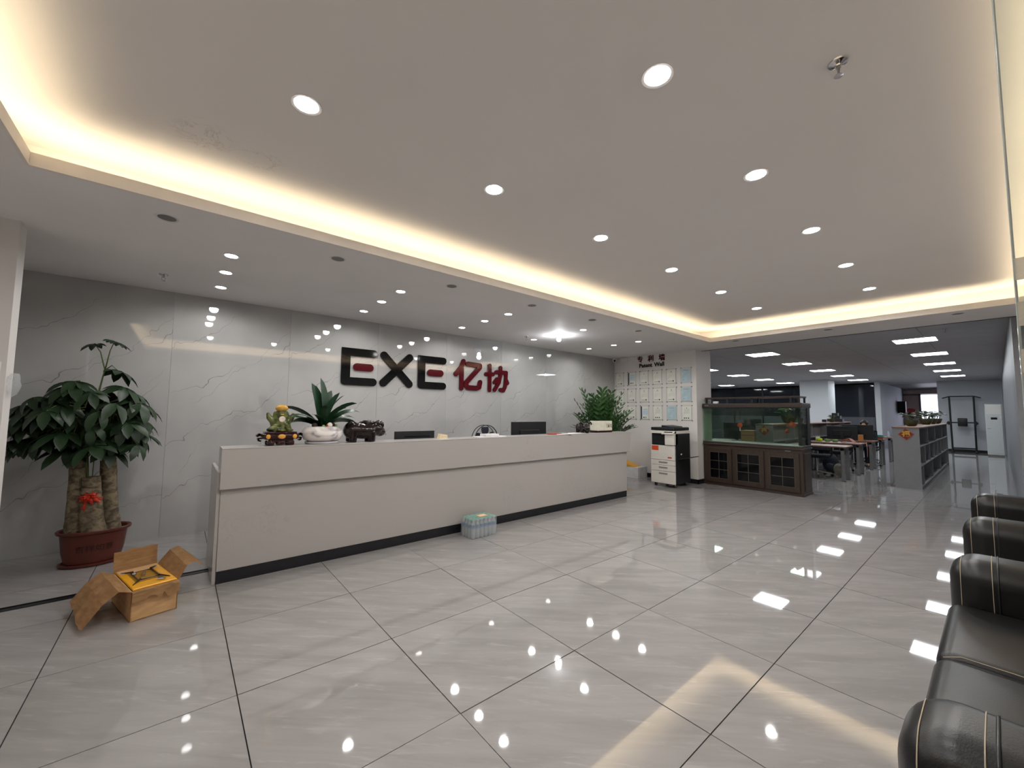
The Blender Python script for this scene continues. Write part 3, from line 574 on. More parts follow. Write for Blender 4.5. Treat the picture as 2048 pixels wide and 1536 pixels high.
for sx in (-1, 1):
    b = BM(); stroke(b, [(sx*.135, .085), (sx*.165, .098), (sx*.178, .088)], .022, -.03, .03); stroke(b, [(sx*.14, .066), (sx*.172, .062), (sx*.168, .045), (sx*.155, .042)], .014, -.025, .025); obj('scroll', b, M['rosewood'], t)
for x, r in ((0, .031), (-.105, .018), (.105, .018)): obj('medallion', ball(BM(), (x, -.094, .08), (r, .008, .021), sub=3), M['gold'], t, smooth=180)
# marbled pot with clivia
t = thing('potted_clivia', 'strap-leaved clivia in a round marbled pot on the counter', 'potted plant', (.79, .935, ZT))
obj('saucer', lathe(BM(), [(.145, 0), (.152, .006), (.152, .022), (.14, .024)], 36), mat('grey_saucer', '#b9b8bd', .2), t, smooth=40)
obj('pot', lathe(BM(), [(.13, .024), (.165, .04), (.186, .085), (.18, .125), (.15, .158), (.125, .166), (.115, .16), (.115, .14)], 40), M['swirl'], t, smooth=50)
obj('soil', lathe(BM(), [(.118, .14), (.1, .152), (.05, .158)], 24), M['soil'], t, smooth=180)
def strap_leaf(L, w, lean, droop, n=9, tw=0.0):
    bm = BM(); prev = None
    for i in range(n+1):
        s = i/n; a = lean+droop*s*s; 
        if i == 0: r, z = 0.0, 0.0
        else: r += L/n*sin(a); z += L/n*cos(a)
        ww = w*.62*(.5+.5*sin(pi*min(1, s*.75+.12)))*math.sqrt(max(0, 1-s**6))+.0006
        nx, nz = cos(a), -sin(a)
        cw, sw = cos(tw)*ww, sin(tw)*ww
        row = [bm.verts.new((r-nx*.2*ww-nx*sw, -cw, z-nz*.2*ww-nz*sw)), bm.verts.new((r, 0, z)), bm.verts.new((r-nx*.2*ww+nx*sw, cw, z-nz*.2*ww+nz*sw))]
        if prev: bm.faces.new((prev[0], prev[1], row[1], row[0])); bm.faces.new((prev[1], prev[2], row[2], row[1]))
        prev = row
    return bm
random.seed(11)
spec = [(.40, .066, 8, .3, 180), (.44, .055, 3, .2, 180), (.34, .06, 6, .3, 20), (.36, .045, 24, .5, 10), (.35, .04, 18, .4, 60), (.38, .05, 36, .8, -10), (.36, .045, 40, .9, 170), (.34, .04, 52, .9, 200), (.3, .045, 58, .9, 190), (.34, .04, 60, .6, 175), (.3, .04, 60, 1.2, 165), (.36, .045, 42, 1.1, 0), (.35, .04, 56, .9, 15), (.32, .04, 60, 1.0, -25), (.31, .045, 66, .9, 5), (.3, .05, 20, .6, 100), (.28, .05, 30, .7, 260), (.34, .055, 15, .4, 320), (.3, .05, 38, .7, 300), (.26, .045, 45, .8, 230)]
for i, (L, w, le, dr, az) in enumerate(spec):
    o = obj('leaf', strap_leaf(L*1.12, w*1.35, radians(le), dr, tw=(1.1, 1.0, -1.2, .5, -.4, .6, -.5, .35, -.3, .3, .4, -.45, -.35, .4, .3, 0, 0, .3, -.3, .2)[i]), M['leaf2'], t, (random.uniform(-.03, .03), random.uniform(-.03, .03), .15), radians(az), smooth=180)
for (x, y, z, r, mm) in ((.04, -.09, .178, .026, 'ivory'), (-.09, -.07, .175, .026, 'soil'), (.075, -.06, .178, .024, 'soil'), (-.02, -.1, .166, .016, 'green'), (.11, -.05, .172, .016, 'green'), (.015, -.095, .172, .012, 'redpaper')): obj('pebble', ball(BM(), (x, y, z), (r, r*.8, r), sub=2), M[mm], t, smooth=180)
# dark glazed pig planters
def pig_parts(s=1.0):
    S_ = lambda l: [tuple(v*s for v in p) for p in l]
    return [('b', tuple(v*s for v in (0, 0, .115)), tuple(v*s for v in (.165, .105, .088))), ('b', tuple(v*s for v in (-.115, 0, .12)), tuple(v*s for v in (.085, .1, .092))), ('b', tuple(v*s for v in (.125, 0, .13)), tuple(v*s for v in (.088, .088, .078))), ('b', tuple(v*s for v in (.18, 0, .10)), tuple(v*s for v in (.058, .06, .052))), ('b', tuple(v*s for v in (.2, 0, .115)), tuple(v*s for v in (.022, .04, .035))),
        ('t', S_([(-.115, -.055, .1), (-.12, -.055, .0)]), [.044*s, .036*s]), ('t', S_([(-.115, .055, .1), (-.12, .055, .0)]), [.044*s, .036*s]), ('t', S_([(.07, -.055, .1), (.075, -.055, .0)]), [.044*s, .036*s]), ('t', S_([(.07, .055, .1), (.075, .055, .0)]), [.044*s, .036*s])]
t = thing('pig_planter', 'dark glazed pig-shaped planter facing right on the counter', 'planter', (1.185, .935, ZT))
blob('body', pig_parts(.99), M['pig'], t, .008, 3)
blob('rim', [('t', [(-.13+.0, .0, .185), (-.16, -.01, .16), (-.17, 0, .1)], [.02, .03, .02])], M['pig'], t, .008, 1)
blob('mane', [('b', (random.uniform(-.03, .18), random.uniform(-.055, .055), random.uniform(.18, .205)), .02) for _ in range(34)]+[('b', (.19, -.05, .17), (.014, .012, .03)), ('b', (.19, .05, .17), (.014, .012, .03))], M['pig'], t, .006, 1)
for sy in (-1, 1): obj('eye', ball(BM(), (.185, sy*.042, .13), .006), M['blackgloss'], t, smooth=180)
t = thing('pig_figurine', 'small dark glossy pig figurine beside the white box planter', 'figurine', (4.66, .93, ZT), radians(-115))
blob('body', pig_parts(.8), M['pig'], t, .008, 3)
for sy in (-1, 1):
    b = BM(); tube(b, [(.09, sy*.05, .15), (.10, sy*.085, .17), (.10, sy*.1, .145), (.1, sy*.088, .13)], [.012, .018, .014, .006], 8); obj('ear', b, M['pig'], t, smooth=180)
    obj('eye', ball(BM(), (.15, sy*.03, .125), .006), M['ivory'], t, smooth=180)
# monitors, fan, papers behind / on the counter
def monitor(label, x0, x1, y, zt, h, loc_z=.75, slot=True, name='monitor', group=None):
    w = x1-x0; t = thing(name, label, 'monitor', ((x0+x1)/2, y, loc_z), 0, group)
    obj('screen_back', box(BM(), -w/2, w/2, -.015, .012, zt-h-loc_z, zt-loc_z, .005), M['plastic'], t)
    obj('screen', box(BM(), -w/2+.01, w/2-.01, .012, .016, zt-h-loc_z+.012, zt-loc_z-.01), M['blackgloss'], t)
    b = BM(); box(b, -w*.28, w*.28, -.03, -.014, zt-h*.72-loc_z, zt-h*.3-loc_z, .006); obj('rear_bulge', b, M['plastic'], t)
    if slot: obj('vent_slot', box(BM(), -w*.27, w*.37, -.0168, -.0148, zt-h*.215-loc_z, zt-h*.185-loc_z), M['blackgloss'], t)
    obj('stand', box(BM(), -.03, .03, -.05, -.022, .01, zt-h*.5-loc_z, .004), M['plastic'], t); obj('foot', box(BM(), -.11, .11, -.11, .08, 0, .012, .004), M['plastic'], t); return t
monitor('lower black monitor behind the counter, left of the beige block', 1.728, 2.265, 1.4, 1.171, .34, slot=True)
monitor('taller black monitor behind the counter, right of the desk fan', 3.57, 4.29, 1.4, 1.272, .42, slot=False)
t = thing('desk_fan', 'black desk fan with wire cage behind the counter', 'fan', (3.09, 1.4, .75))
cz = .28; b = BM(); tube(b, [(.2*cos(2*pi*i/40), -.03, cz+.2*sin(2*pi*i/40)) for i in range(40)], .007, 6, closed=True); tube(b, [(.2*cos(2*pi*i/40), .05, cz+.2*sin(2*pi*i/40)) for i in range(40)], .006, 6, closed=True); obj('cage_rings', b, M['plastic'], t, smooth=180)
b = BM()
for k in range(48):
    a = 2*pi*k/48; tube(b, [(.03*cos(a), -.06, cz+.03*sin(a)), (.12*cos(a), -.055, cz+.12*sin(a)), (.2*cos(a), -.03, cz+.2*sin(a))], .0012, 4)
obj('cage_wires', b, M['plastic'], t, smooth=180)
for k in range(5):
    a = 2*pi*k/5+.35; b = BM(); vs_ = []
    for s in range(7):
        rr = .03+.15*s/6; wd = .14+.3*sin(pi*s/7)
        vs_.append((b.verts.new((rr*cos(a-wd), -.01, cz+rr*sin(a-wd))), b.verts.new((rr*cos(a+wd), .02, cz+rr*sin(a+wd)))))
    for p, q_ in zip(vs_, vs_[1:]): b.faces.new((p[0], p[1], q_[1], q_[0]))
    obj('blade', b, M['navy'], t, smooth=180)
obj('hub', ball(BM(), (0, -.03, cz), (.035, .035, .035), sub=3), M['plastic'], t, smooth=180); obj('motor', tube(BM(), [(0, .03, cz), (0, .14, cz)], [.05, .04], 16), M['plastic'], t, smooth=40); obj('neck', tube(BM(), [(0, .09, cz-.02), (0, .06, .02)], .018, 10), M['plastic'], t, smooth=40); obj('foot', lathe(BM(), [(.1, 0), (.1, .015), (.03, .03)], 28, (0, .06, 0)), M['plastic'], t, smooth=40)
t = thing('stamp_block', 'small beige block standing on the counter', 'block', (2.12, .93, ZT)); obj('body', hexa(BM(), [(-.055, -.03, 0), (.055, -.03, 0), (.055, .03, 0), (-.055, .03, 0), (-.042, -.028, .058), (.052, -.028, .042), (.052, .028, .042), (-.042, .028, .058)]), M['beige'], t); obj('groove', box(BM(), -.03, .045, -.0305, -.029, .018, .021), M['certg'], t)
t = thing('paper_box', 'flat white box on papers in front of the desk fan', 'box', (2.80, .91, ZT)); obj('lid', box(BM(), -.1, .12, -.05, .07, .006, .036, .003), M['paper'], t, rz=.03); obj('sheets', box(BM(), -.2, .22, -.07, .1, 0, .006, .001, 1), M['paper'], t, rz=-.05)
t = thing('leaflet_pile', 'pile of red and white leaflets on the counter edge near the right monitor', 'papers', (3.98, .90, ZT)); obj('red_leaflet', box(BM(), -.13, .11, -.07, .06, .003, .016, .002, 1), M['redpaper'], t, rz=.25); obj('white_sheet', box(BM(), -.02, .26, -.1, .08, .0, .006, .001, 1), M['paper'], t, rz=-.2); obj('folder', box(BM(), .08, .3, -.03, .09, .006, .012, .002, 1), M['greyp'], t, rz=.1)
tag(obj('paper_sheet', hexa(BM(), [(-.17, -.08, -.006), (.15, -.12, -.001), (.15, .05, 0), (-.16, .07, 0), (-.17, -.08, -.003), (.15, -.12, .002), (.15, .05, .002), (-.16, .07, .002)]), M['paper'], None, (4.42, .905, ZT+.006)), 'loose white sheet on the counter in front of the small pig', 'paper')
t = thing('box_planter', 'white rectangular ceramic planter with green incised marks at the counter end', 'planter', (5.13, .935, ZT))
obj('base', box(BM(), -.2, .2, -.075, .075, 0, .028, .004), M['rosewood'], t); obj('pot', box(BM(), -.195, .195, -.078, .08, .03, .19, .006), mat('celadon_glaze', '#d6d3c2', .15), t)
b = BM()
for k, pts in enumerate(([(.05, .14), (.055, .08)], [(.085, .14), (.08, .08), (.10, .115), (.115, .08), (.125, .14)], [(.14, .135), (.16, .125), (.142, .105), (.16, .085)], [(.175, .14), (.172, .08)])): stroke(b, pts, .008, -.0795, -.0779, eps=.0001)
obj('incised_marks', b, M['bowl'], t)
obj('soil', box(BM(), -.18, .18, -.065, .065, .186, .193), M['soil'], t)
# bushy floor plant behind the counter end
t = thing('bushy_plant', 'large bushy green plant with glossy leaflets behind the counter end', 'plant', (5.95, 1.55, 0))
obj('pot', lathe(BM(), [(.15, 0), (.19, .3), (.2, .42), (.18, .42), (.17, .38)], 28), M['potbrown'], t, smooth=40); obj('soil', lathe(BM(), [(.175, .37), (.1, .39)], 20), M['soil'], t)
def frond(L, lean, droop, n=14, lw=.026, ll=.145):
    bm = BM(); pts = []; r = z = 0.0
    for i in range(n+1):
        s = i/n; a = lean+droop*s*s
        if i: r += L/n*sin(a); z += L/n*cos(a)
        pts.append((Vector((r, 0, z)), a))
    tube(bm, [p for p, _ in pts], [.009*(1-.7*i/n) for i in range(n+1)], 5)
    for i in range(3, n+1):
        p, a = pts[i]; up = Vector((sin(a), 0, cos(a)))
        for sd in (-1, 1):
            d = (up*.75+Vector((cos(a)*.12, sd*.85, -.05))).normalized(); k = (1.05-.5*abs(i/n-.6)); side = d.cross(Vector((cos(a), 0, -sin(a)))).normalized()
            w = lw*k; nn = Vector((cos(a), 0, -sin(a))); l_ = ll*k
            v = [bm.verts.new(x) for x in (p, p+d*l_*.3+side*w, p+d*l_*.68+side*w*.92-nn*.006, p+d*l_-nn*.016, p+d*l_*.68-side*w*.92-nn*.006, p+d*l_*.3-side*w, p+d*l_*.3-nn*.008, p+d*l_*.68-nn*.014)]
            for f in ((0, 1, 6), (1, 2, 7, 6), (2, 3, 7), (3, 4, 7), (4, 5, 6, 7), (5, 0, 6)): bm.faces.new([v[x] for x in f])
    return bm
random.seed(5)
fm = [mesh('frond', frond(L, radians(le), dr), M['leaf3'], 180) for L, le, dr in ((1.3, 3, .25), (1.22, 8, .45), (1.12, 13, .7), (1.02, 15, 1.0), (1.38, 6, .35))]
for k in range(78):
    o = link('frond', fm[k % 5], t, (random.uniform(-.1, .1), random.uniform(-.1, .1), .38), random.uniform(0, 2*pi)); o.scale = (random.uniform(.85, 1.1),)*2+(random.uniform(.92, 1.1),)
# ------------------------------------------------------------------ potted money tree
t = thing('money_tree', 'tall braided-trunk money tree in an oval brown pot by the marble wall', 'potted plant', (-.845, 2.1, 0))
obj('saucer', lathe(BM(), [(.19, 0), (.215, .008), (.22, .028), (.205, .03), (.2, .014)], 40, sx=1, sy=.72), M['potbrown'], t, smooth=40)
obj('pot', lathe(BM(), [(.16, .015), (.185, .03), (.205, .12), (.222, .28), (.245, .292), (.25, .31), (.245, .318), (.225, .312), (.215, .27)], 48, sx=1, sy=.72), M['potbrown'], t, smooth=40)
obj('soil', lathe(BM(), [(.216, .275), (.15, .29), (.05, .295)], 30, sx=1, sy=.72), M['soil'], t, smooth=180)
lt = text_mesh('pot_lettering', '吉祥如意', .062, .0, mat('pot_ink', '#2a1512', .5), t, 0, rot=None, loc=(0, 0, 0))
for v in lt.data.vertices:   # wrap the flat print round the oval pot
    a = v.co.x/.2+.12; zz = v.co.y+.16; R_ = .213*.985+.09*(zz-.16); v.co = Vector((R_*1.012*sin(a), -R_*.72*1.02*cos(a), zz))
for nm, pts, rs in (('trunk', [(-.125, .0, .26), (-.13, 0, .5), (-.135, .0, .8), (-.15, 0, 1.15)], [.078, .066, .062, .055]), ('trunk', [(.1, .05, .26), (.075, .05, .5), (.055, .04, .85), (.035, .03, 1.12)], [.08, .066, .058, .048]), ('trunk', [(.0, -.06, .26), (-.02, -.06, .4), (-.035, -.055, .6), (-.045, -.05, .79)], [.095, .082, .07, .062])):
    b = BM(); n = 14; P = []; RR = []
    for i in range(n+1):
        s = i/n*(len(pts)-1); k = min(int(s), len(pts)-2); f = s-k; P.append(Vector(pts[k]).lerp(Vector(pts[k+1]), f)); RR.append((rs[k]*(1-f)+rs[k+1]*f)*random.uniform(.96, 1.04))
    obj(nm, tube(b, P, RR, 16), M['bark'], t, smooth=60)
random.seed(3)
b = BM()
for k in range(5): a = random.uniform(0, 6.28); tube(b, [(-.045+.03*cos(a), -.05+.03*sin(a), .78), (-.045+.06*cos(a), -.05+.05*sin(a), 1.05)], .004, 5)
obj('shoots', b, M['stem'], t, smooth=180)
rb = BM()
for k in range(9):
    a = 2*pi*k/9; p0 = Vector((-.03, -.13, .61)); e = p0+Vector((.075*cos(a)*random.uniform(.6, 1.1), -.015*random.random(), .055*sin(a)*random.uniform(.6, 1.2)))
    tube(rb, [p0, (p0+e)/2+Vector((0, -.025, .01)), e, p0+(e-p0)*.4+Vector((.01, -.02, -.012))], [.006, .013, .011, .006], 6)
tube(rb, [(-.05, -.13, .6), (-.07, -.125, .53), (-.06, -.12, .5)], [.01, .014, .008], 6)
obj('ribbon_bow', rb, mat('red_ribbon', '#b8331f', .35, var=.25, vscale=40), t, smooth=60)
obj('ribbon_band', lathe(BM(), [(.076, .58), (.078, .59), (.077, .605)], 24, (-.036, -.055, 0), cap=False), M['redpaper'], t, smooth=180)
def palmate(n=7, L=.2, w=.042, droop=.5):
    bm = BM()
    for k in range(n):
        az = (k-(n-1)/2)*(2*pi*.86/n); l = L*(1-.12*abs(k-(n-1)/2)); prev = None; m = 5; p = Vector((0, 0, 0)); d0 = Vector((cos(az), sin(az), 0)); sd = Vector((-sin(az), cos(az), 0)); r = z = 0.0
        for i in range(m+1):
            s = i/m; a = droop*(.3+1.25*s)
            if i: r += l/m*cos(a); z -= l/m*sin(a)
            ww = w*(sin(pi*(s**1.15))**.8 if 0 < s < 1 else .03)+.001
            c0 = d0*r+Vector((0, 0, z)); row = [bm.verts.new(c0+sd*ww+Vector((0, 0, .012*ww/w))), bm.verts.new(c0), bm.verts.new(c0-sd*ww+Vector((0, 0, .012*ww/w)))]
            if prev: bm.faces.new((prev[0], prev[1], row[1], row[0])); bm.faces.new((prev[1], prev[2], row[2], row[1]))
            prev = row
    return bm
pms = [mesh('leaf', palmate(*a), M['leaf'], 180) for a in ((7, .25, .04, .5), (6, .23, .038, .75), (5, .2, .034, 1.0), (7, .16, .03, .3))]
tw = BM()
def put_leaf(c, root, k, sc=1.0, tilt=None):
    d = Vector(c)-Vector(root); az = math.atan2(d.y, d.x); tube(tw, [root, (Vector(root)+Vector(c))/2+Vector((0, 0, .05)), c], [.006, .0045, .0035], 5)
    o = link('leaf', pms[k], t, c); o.rotation_euler = (random.uniform(-.25, .25), tilt if tilt is not None else random.uniform(.05, .6), az+random.uniform(-.4, .4)); o.scale = (sc,)*3
tops = [(-.15, 0, 1.13), (.035, .03, 1.1)]
for k in range(92):
    a = random.uniform(0, 2*pi); u = random.random(); rr = .08+.33*math.sqrt(u); zc = 1.06+random.random()**.85*.62*(1-.4*(rr/.42)**2)
    rt = tops[0] if cos(a) < .1 else tops[1]
    put_leaf((-.11+rr*cos(a)*1.05, min(.36, rr*sin(a)*.85), zc), (rt[0]+random.uniform(-.03, .03), rt[1], rt[2]+random.uniform(-.1, .35)), random.choice((0, 0, 1, 1, 2)), random.uniform(.8, 1.1))
for c in ((-.46, -.08, 1.33), (-.5, .0, 1.27), (-.42, -.1, 1.42), (-.3, -.12, 1.52), (-.19, -.1, 1.66), (.13, -.05, 1.62), (.2, -.05, 1.5), (.22, -.02, 1.3), (.25, .0, 1.18), (.12, -.06, 1.12), (.05, -.1, 1.05), (-.2, -.1, 1.06)): put_leaf(c, (-.1+.3*c[0], .02, c[2]-.08), 0, 1.0)
for c, k, sc in (((-.1, .02, 2.02), 3, .8), ((.03, .0, 2.06), 3, .95), ((.07, .0, 1.78), 0, .9)): put_leaf(c, (-.02, .02, 1.78), k, sc, .3)
tube(tw, [(-.02, .03, 1.1), (-.06, .03, 1.5), (-.02, .02, 1.8)], [.014, .009, .005], 6); tube(tw, [(-.15, 0, 1.12), (-.17, 0, 1.5)], [.016, .008], 6)
obj('branches', tw, M['stem'], t, smooth=180)
# ------------------------------------------------------------------ open cardboard box with yellow stove
t = thing('cardboard_box', 'torn open cardboard box with spread flaps on the floor', 'box', (-.425, .735, 0), radians(15))
hw, hl, H = .125, .255, .195; th = .006
obj('wall', box(BM(), -hw, hw, -hl, -hl+th, 0, H), M['card'], t); obj('wall', box(BM(), -hw, hw, hl-th, hl, 0, H), M['card'], t); obj('wall', box(BM(), -hw, -hw+th, -hl, hl, 0, H), M['card'], t); obj('wall', box(BM(), hw-th, hw, -hl, hl, 0, H), M['card'], t); obj('bottom', box(BM(), -hw, hw, -hl, hl, 0, th), M['card'], t)
def sheet(rows, n=8, jag=.006, th=.005, seed=1):
    """flap from cross rows of (start, end) points; ragged outer edge"""
    rnd = random.Random(seed); bm = BM(); g = []; m = len(rows)
    for i, (a, b_) in enumerate(rows):
        a, b_ = Vector(a), Vector(b_); r = []
        for k in range(n+1):
            p = a.lerp(b_, k/n)
            if i == m-1: p += (Vector(rows[-1][0])-Vector(rows[-2][0])).normalized()*rnd.uniform(-jag, jag)*2
            if 0 < i: p += Vector((0, 0, rnd.uniform(-jag, jag)*.5))
            r.append(bm.verts.new(p))
        g.append(r)
    for i in range(m-1):
        for k in range(n): bm.faces.new((g[i][k], g[i][k+1], g[i+1][k+1], g[i+1][k]))
    bmesh.ops.solidify(bm, geom=bm.faces[:], thickness=th); return bm
obj('flap', sheet([((-hw, hl, H), (-hw, -hl, H)), ((-hw-.07, hl-.01, H+.035), (-hw-.06, -hl+.01, H+.02)), ((-hw-.14, hl-.02, H-.01), (-hw-.13, -hl+.03, H-.04)), ((-hw-.22, hl-.04, H-.11), (-hw-.22, -hl+.02, .03))], 10, .007, seed=2), M['card'], t)
obj('flap', sheet([((hw, hl, H), (hw, -hl, H)), ((hw+.07, hl-.02, H+.10), (hw+.06, -hl+.05, H+.07)), ((hw+.12, hl-.03, H+.115), (hw+.11, -hl+.06, H+.09)), ((hw+.2, hl-.1, H+.03), (hw+.2, -hl+.15, H+.01))], 10, .006, seed=3), M['card'], t)
obj('flap', sheet([((-hw, hl, H), (hw, hl, H)), ((-hw, hl+.015, H+.07), (hw, hl+.015, H+.07)), ((-hw, hl+.02, H+.15), (hw, hl+.02, H+.15))], 8, .003, seed=4), M['card'], t)
obj('flap', sheet([((-hw, -hl, H+.005), (hw, -hl, H+.005)), ((-hw, -hl-.025, H-.004), (hw, -hl-.025, H-.004)), ((-hw, -hl-.03, H-.07), (hw, -hl-.03, H-.055))], 12, .012, seed=5), M['card'], t)
t = thing('gas_stove', 'flat yellow enamelled portable stove lying in the cardboard box', 'stove', (-.425, .735, .008), radians(15))
z0 = .185
obj('body', box(BM(), -hw+.012, hw-.012, -hl+.02, hl-.015, 0, z0, .008), M['blackgloss'], t)
obj('top_plate', box(BM(), -hw+.008, hw-.004, -hl+.012, hl-.008, z0, z0+.014, .006), M['yellow'], t)
obj('recess', box(BM(), -.075, .07, -.12, .12, z0+.0135, z0+.0155, .0), mat('burnt_yellow', '#9a7024', .3), t)
b = BM(); rr_ = [(-.06, -.1), (.055, -.1), (.055, .1), (-.06, .1)]
tube(b, [(x, y, z0+.022) for x, y in rr_], .004, 6, closed=True)
for (p, q_) in (((-.1, -.16), (-.05, -.1)), ((.1, -.16), (.05, -.1)), ((.1, .17), (.05, .1)), ((-.1, .17), (-.05, .1))): tube(b, [(p[0], p[1], z0+.016), (q_[0], q_[1], z0+.028)], [.003, .007], 6)
obj('pan_support', b, M['plastic'], t, smooth=60)
b = BM(); tube(b, [(-.02, -.03, z0+.024), (.0, .05, z0+.024)], .012, 8); tube(b, [(.03, -.17, z0+.022), (.06, -.2, z0+.022)], .012, 8); ball(b, (-.05, .06, z0+.022), .014); obj('burner', b, M['chrome'], t, smooth=60)
obj('plastic_wrap', sheet([((-hw+.01, hl-.02, z0+.017), (hw-.02, hl-.02, z0+.017)), ((-hw+.01, hl-.09, z0+.02), (hw-.02, hl-.09, z0+.02)), ((-hw+.01, hl-.14, z0+.018), (hw-.02, hl-.13, z0+.018))], 12, .008, .001, 9), M['film'], t)
# ------------------------------------------------------------------ shrink-wrapped water bottles
t = thing('water_pack', 'shrink-wrapped pack of bottled water on the floor against the counter', 'bottle pack', (2.455, .625, 0), radians(2))
bmh = mesh('bottle', lathe(BM(), [(.026, .001), (.0285, .006), (.0285, .1), (.027, .115), (.0285, .13), (.024, .165), (.012, .185), (.012, .192)], 14), M['watermat'], 50)
cph = mesh('cap', lathe(BM(), [(.0145, .19), (.0145, .206), (.012, .208)], 14), M['cap'], 50); lbh = mesh('bottle_label', lathe(BM(), [(.0292, .112), (.0294, .150)], 14, cap=False), M['blabel'], 180)
for i in range(6):
    for j in range(4):
        o = link('bottle', bmh, t, (-.147+.0588*i, -.088+.0588*j, 0)); link('cap', cph, o); link('bottle_label', lbh, o)
b = BM(); box(b, -.18, .18, -.121, .121, .0, .212, .022, 3); obj('film', b, M['film'], t, smooth=180)
obj('top_sleeve', box(BM(), -.168, .168, -.109, .109, .205, .2125, .003), m_film('green_film', '#8fbfae', .5), t); obj('price_label', box(BM(), -.02, .09, -.05, .03, .2125, .214), mat('peach_label', '#f3c49a', .6), t)
# ------------------------------------------------------------------ pillar: electric panel, sticker, plastic bag
t = thing('electric_panel', 'cream electrical panel door on the white pillar', 'panel', (-1.42, 1.104, 1.6)); obj('frame', box(BM(), -.17, .155, -.012, 0, -.135, .135, .003), M['trimw'], t); obj('door', box(BM(), -.15, .135, -.016, -.011, -.12, .125, .002), M['panelbox'], t)
tag(obj('wall_sticker', box(BM(), -1.42, -1.262, 1.1, 1.104, 1.29, 1.40), M['blabel']), 'blue and white sticker below the electrical panel on the pillar', 'sticker')
b = BM(); random.seed(8)
ball(b, (-1.215, 1.16, 1.58), (.035, .05, .085), sub=3)
for v in b.verts: v.co += Vector((random.uniform(-.006, .006), random.uniform(-.008, .008), random.uniform(-.006, .006)))
tag(obj('plastic_bag', b, M['film'], smooth=50), 'clear crumpled plastic bag hanging at the pillar edge', 'bag')
# ------------------------------------------------------------------ sofas
def rprof(x0, x1, z0, z1, r, n=8):
    p = []
    for (cx, cz, a0) in ((x1-r, z1-r, 0), (x0+r, z1-r, pi/2)):
        for i in range(n+1): a = a0+pi/2*i/n; p.append((cx+r*cos(a), cz+r*sin(a)))
    return [(x1, z0)]+p+[(x0, z0)]
def sofa(x0, x1, label, seats):
    t = thing('sofa', label, 'sofa', (0, 0, 0), 0, 'black leather sofas'); YF, YR = -3.07, -3.98; aw = .34
    obj('base', box(BM(), x0+.05, x1-.05, YR+.05, YF-.05, .04, .22, .02), M['leather'], t)
    for k in range(4): xx = (x0+.12, x1-.12)[k % 2]; yy = (YR+.1, YF-.1)[k//2]; obj('foot', lathe(BM(), [(.025, 0), (.03, .05)], 12, (xx, yy, 0)), M['plastic'], t)
    for a in (x0, x1-aw):
        b = BM(); box(b, a, a+aw, YR, YF, .05, .66, .115, 7); ar = obj('armrest', b, M['leather'], t, smooth=50)
        for yy, e in ((YF-.045, -.016), (YF-.155, .002), (YF-.175, .002)):
            cx = a+aw/2
            # follow the rounded arm: inset near the bevelled front
            ins = .115-math.sqrt(max(0, .115**2-max(0, (YF-.115)*-1+yy)**2)) if yy > YF-.115 else 0.0
            P = [(u, yy, v) for u, v in rprof(a+ins-.0008, a+aw-ins+.0008, .1, .66-ins+.0008, .115-ins)]
            obj('stitching' if yy > YF-.17 else 'seam', tube(BM(), P, .0016 if yy > YF-.17 else .004, 5), M['stitch'] if yy > YF-.17 else M['plastic'], ar, smooth=180)
    n = seats; w = (x1-x0-2*aw)/n
    for k in range(n):
        a = x0+aw+w*k; b = BM(); box(b, a+.002, a+w-.002, YR+.22, YF+.005, .2, .445, .055, 5); cu = obj('seat_cushion', b, M['leather'], t, smooth=50)
        if k: obj('stitching', tube(BM(), [(a+.012, YF-.02, .425), (a+.012, YF-.07, .447), (a+.012, YR+.3, .447)], .0022, 5), M['stitch'], cu, smooth=180)
        b = BM(); box(b, a+.004, a+w-.004, YR+.06, YR+.3, .4, .86, .09, 5); obj('back_cushion', b, M['leather'], t, smooth=50)
    obj('backrest', box(BM(), x0+.1, x1-.1, YR, YR+.14, .1, .8, .05, 4), M['leather'], t, smooth=50)
sofa(1.10, 3.27, 'near black leather two-seat sofa at the right edge', 2)
sofa(4.25, 6.08, 'far black leather sofa beyond the near one, partly behind the glass', 2)
# ------------------------------------------------------------------ glass panel with frosted bands
t = thing('glass_panel', 'clear glass screen with frosted horizontal bands at the right edge', 'glass screen', (1.0, 0, 0))
obj('pane', box(BM(), 0, .012, YN, -3.318, .01, ZS), M['pane'], t)
obj('polished_edge', box(BM(), -.001, .013, -3.318, -3.3140, .01, ZS, .0015, 2), M['edge'], t)
for a, b_ in ((1.697, 1.742), (1.603, 1.652), (1.508, 1.556), (.9, 1.463)): obj('frosted_band', box(BM(), -.0015, -.0002, YN, -3.316, a, b_), M['frost'], t)
# ------------------------------------------------------------------ office: desks in the bay between the low bookcases
def desk(label, x0, x1, y0, y1, group):
    t = thing('office_desk', label, 'desk', (x0, y0, 0), 0, group); w, d = x1-x0, y1-y0
    obj('desktop', box(BM(), 0, w, 0, d, .722, .75, .003, 1), M['woodtop'], t)
    for yy in (.05, d-.11):
        f = thing_part('leg_frame', t); 
        for xx in (.10, w-.17): obj('leg', box(BM(), xx, xx+.07, yy, yy+.06, 0.008, .715, .004, 1), M['steel'], f)
        obj('top_rail', box(BM(), .10, w-.10, yy, yy+.06, .66, .722), M['steel'], f); obj('foot_pad', box(BM(), .10, .17, yy, yy+.06, 0, .008), M['plastic'], f); obj('foot_pad', box(BM(), w-.17, w-.10, yy, yy+.06, 0, .008), M['plastic'], f)
    return t
def thing_part(name, parent):
    o = bpy.data.objects.new(name, None); COL.objects.link(o); o.parent = parent; return o
dx = [(10.64, 11.33), (12.12, 12.80), (13.65, 14.36), (15.05, 15.76), (16.6, 17.25)]
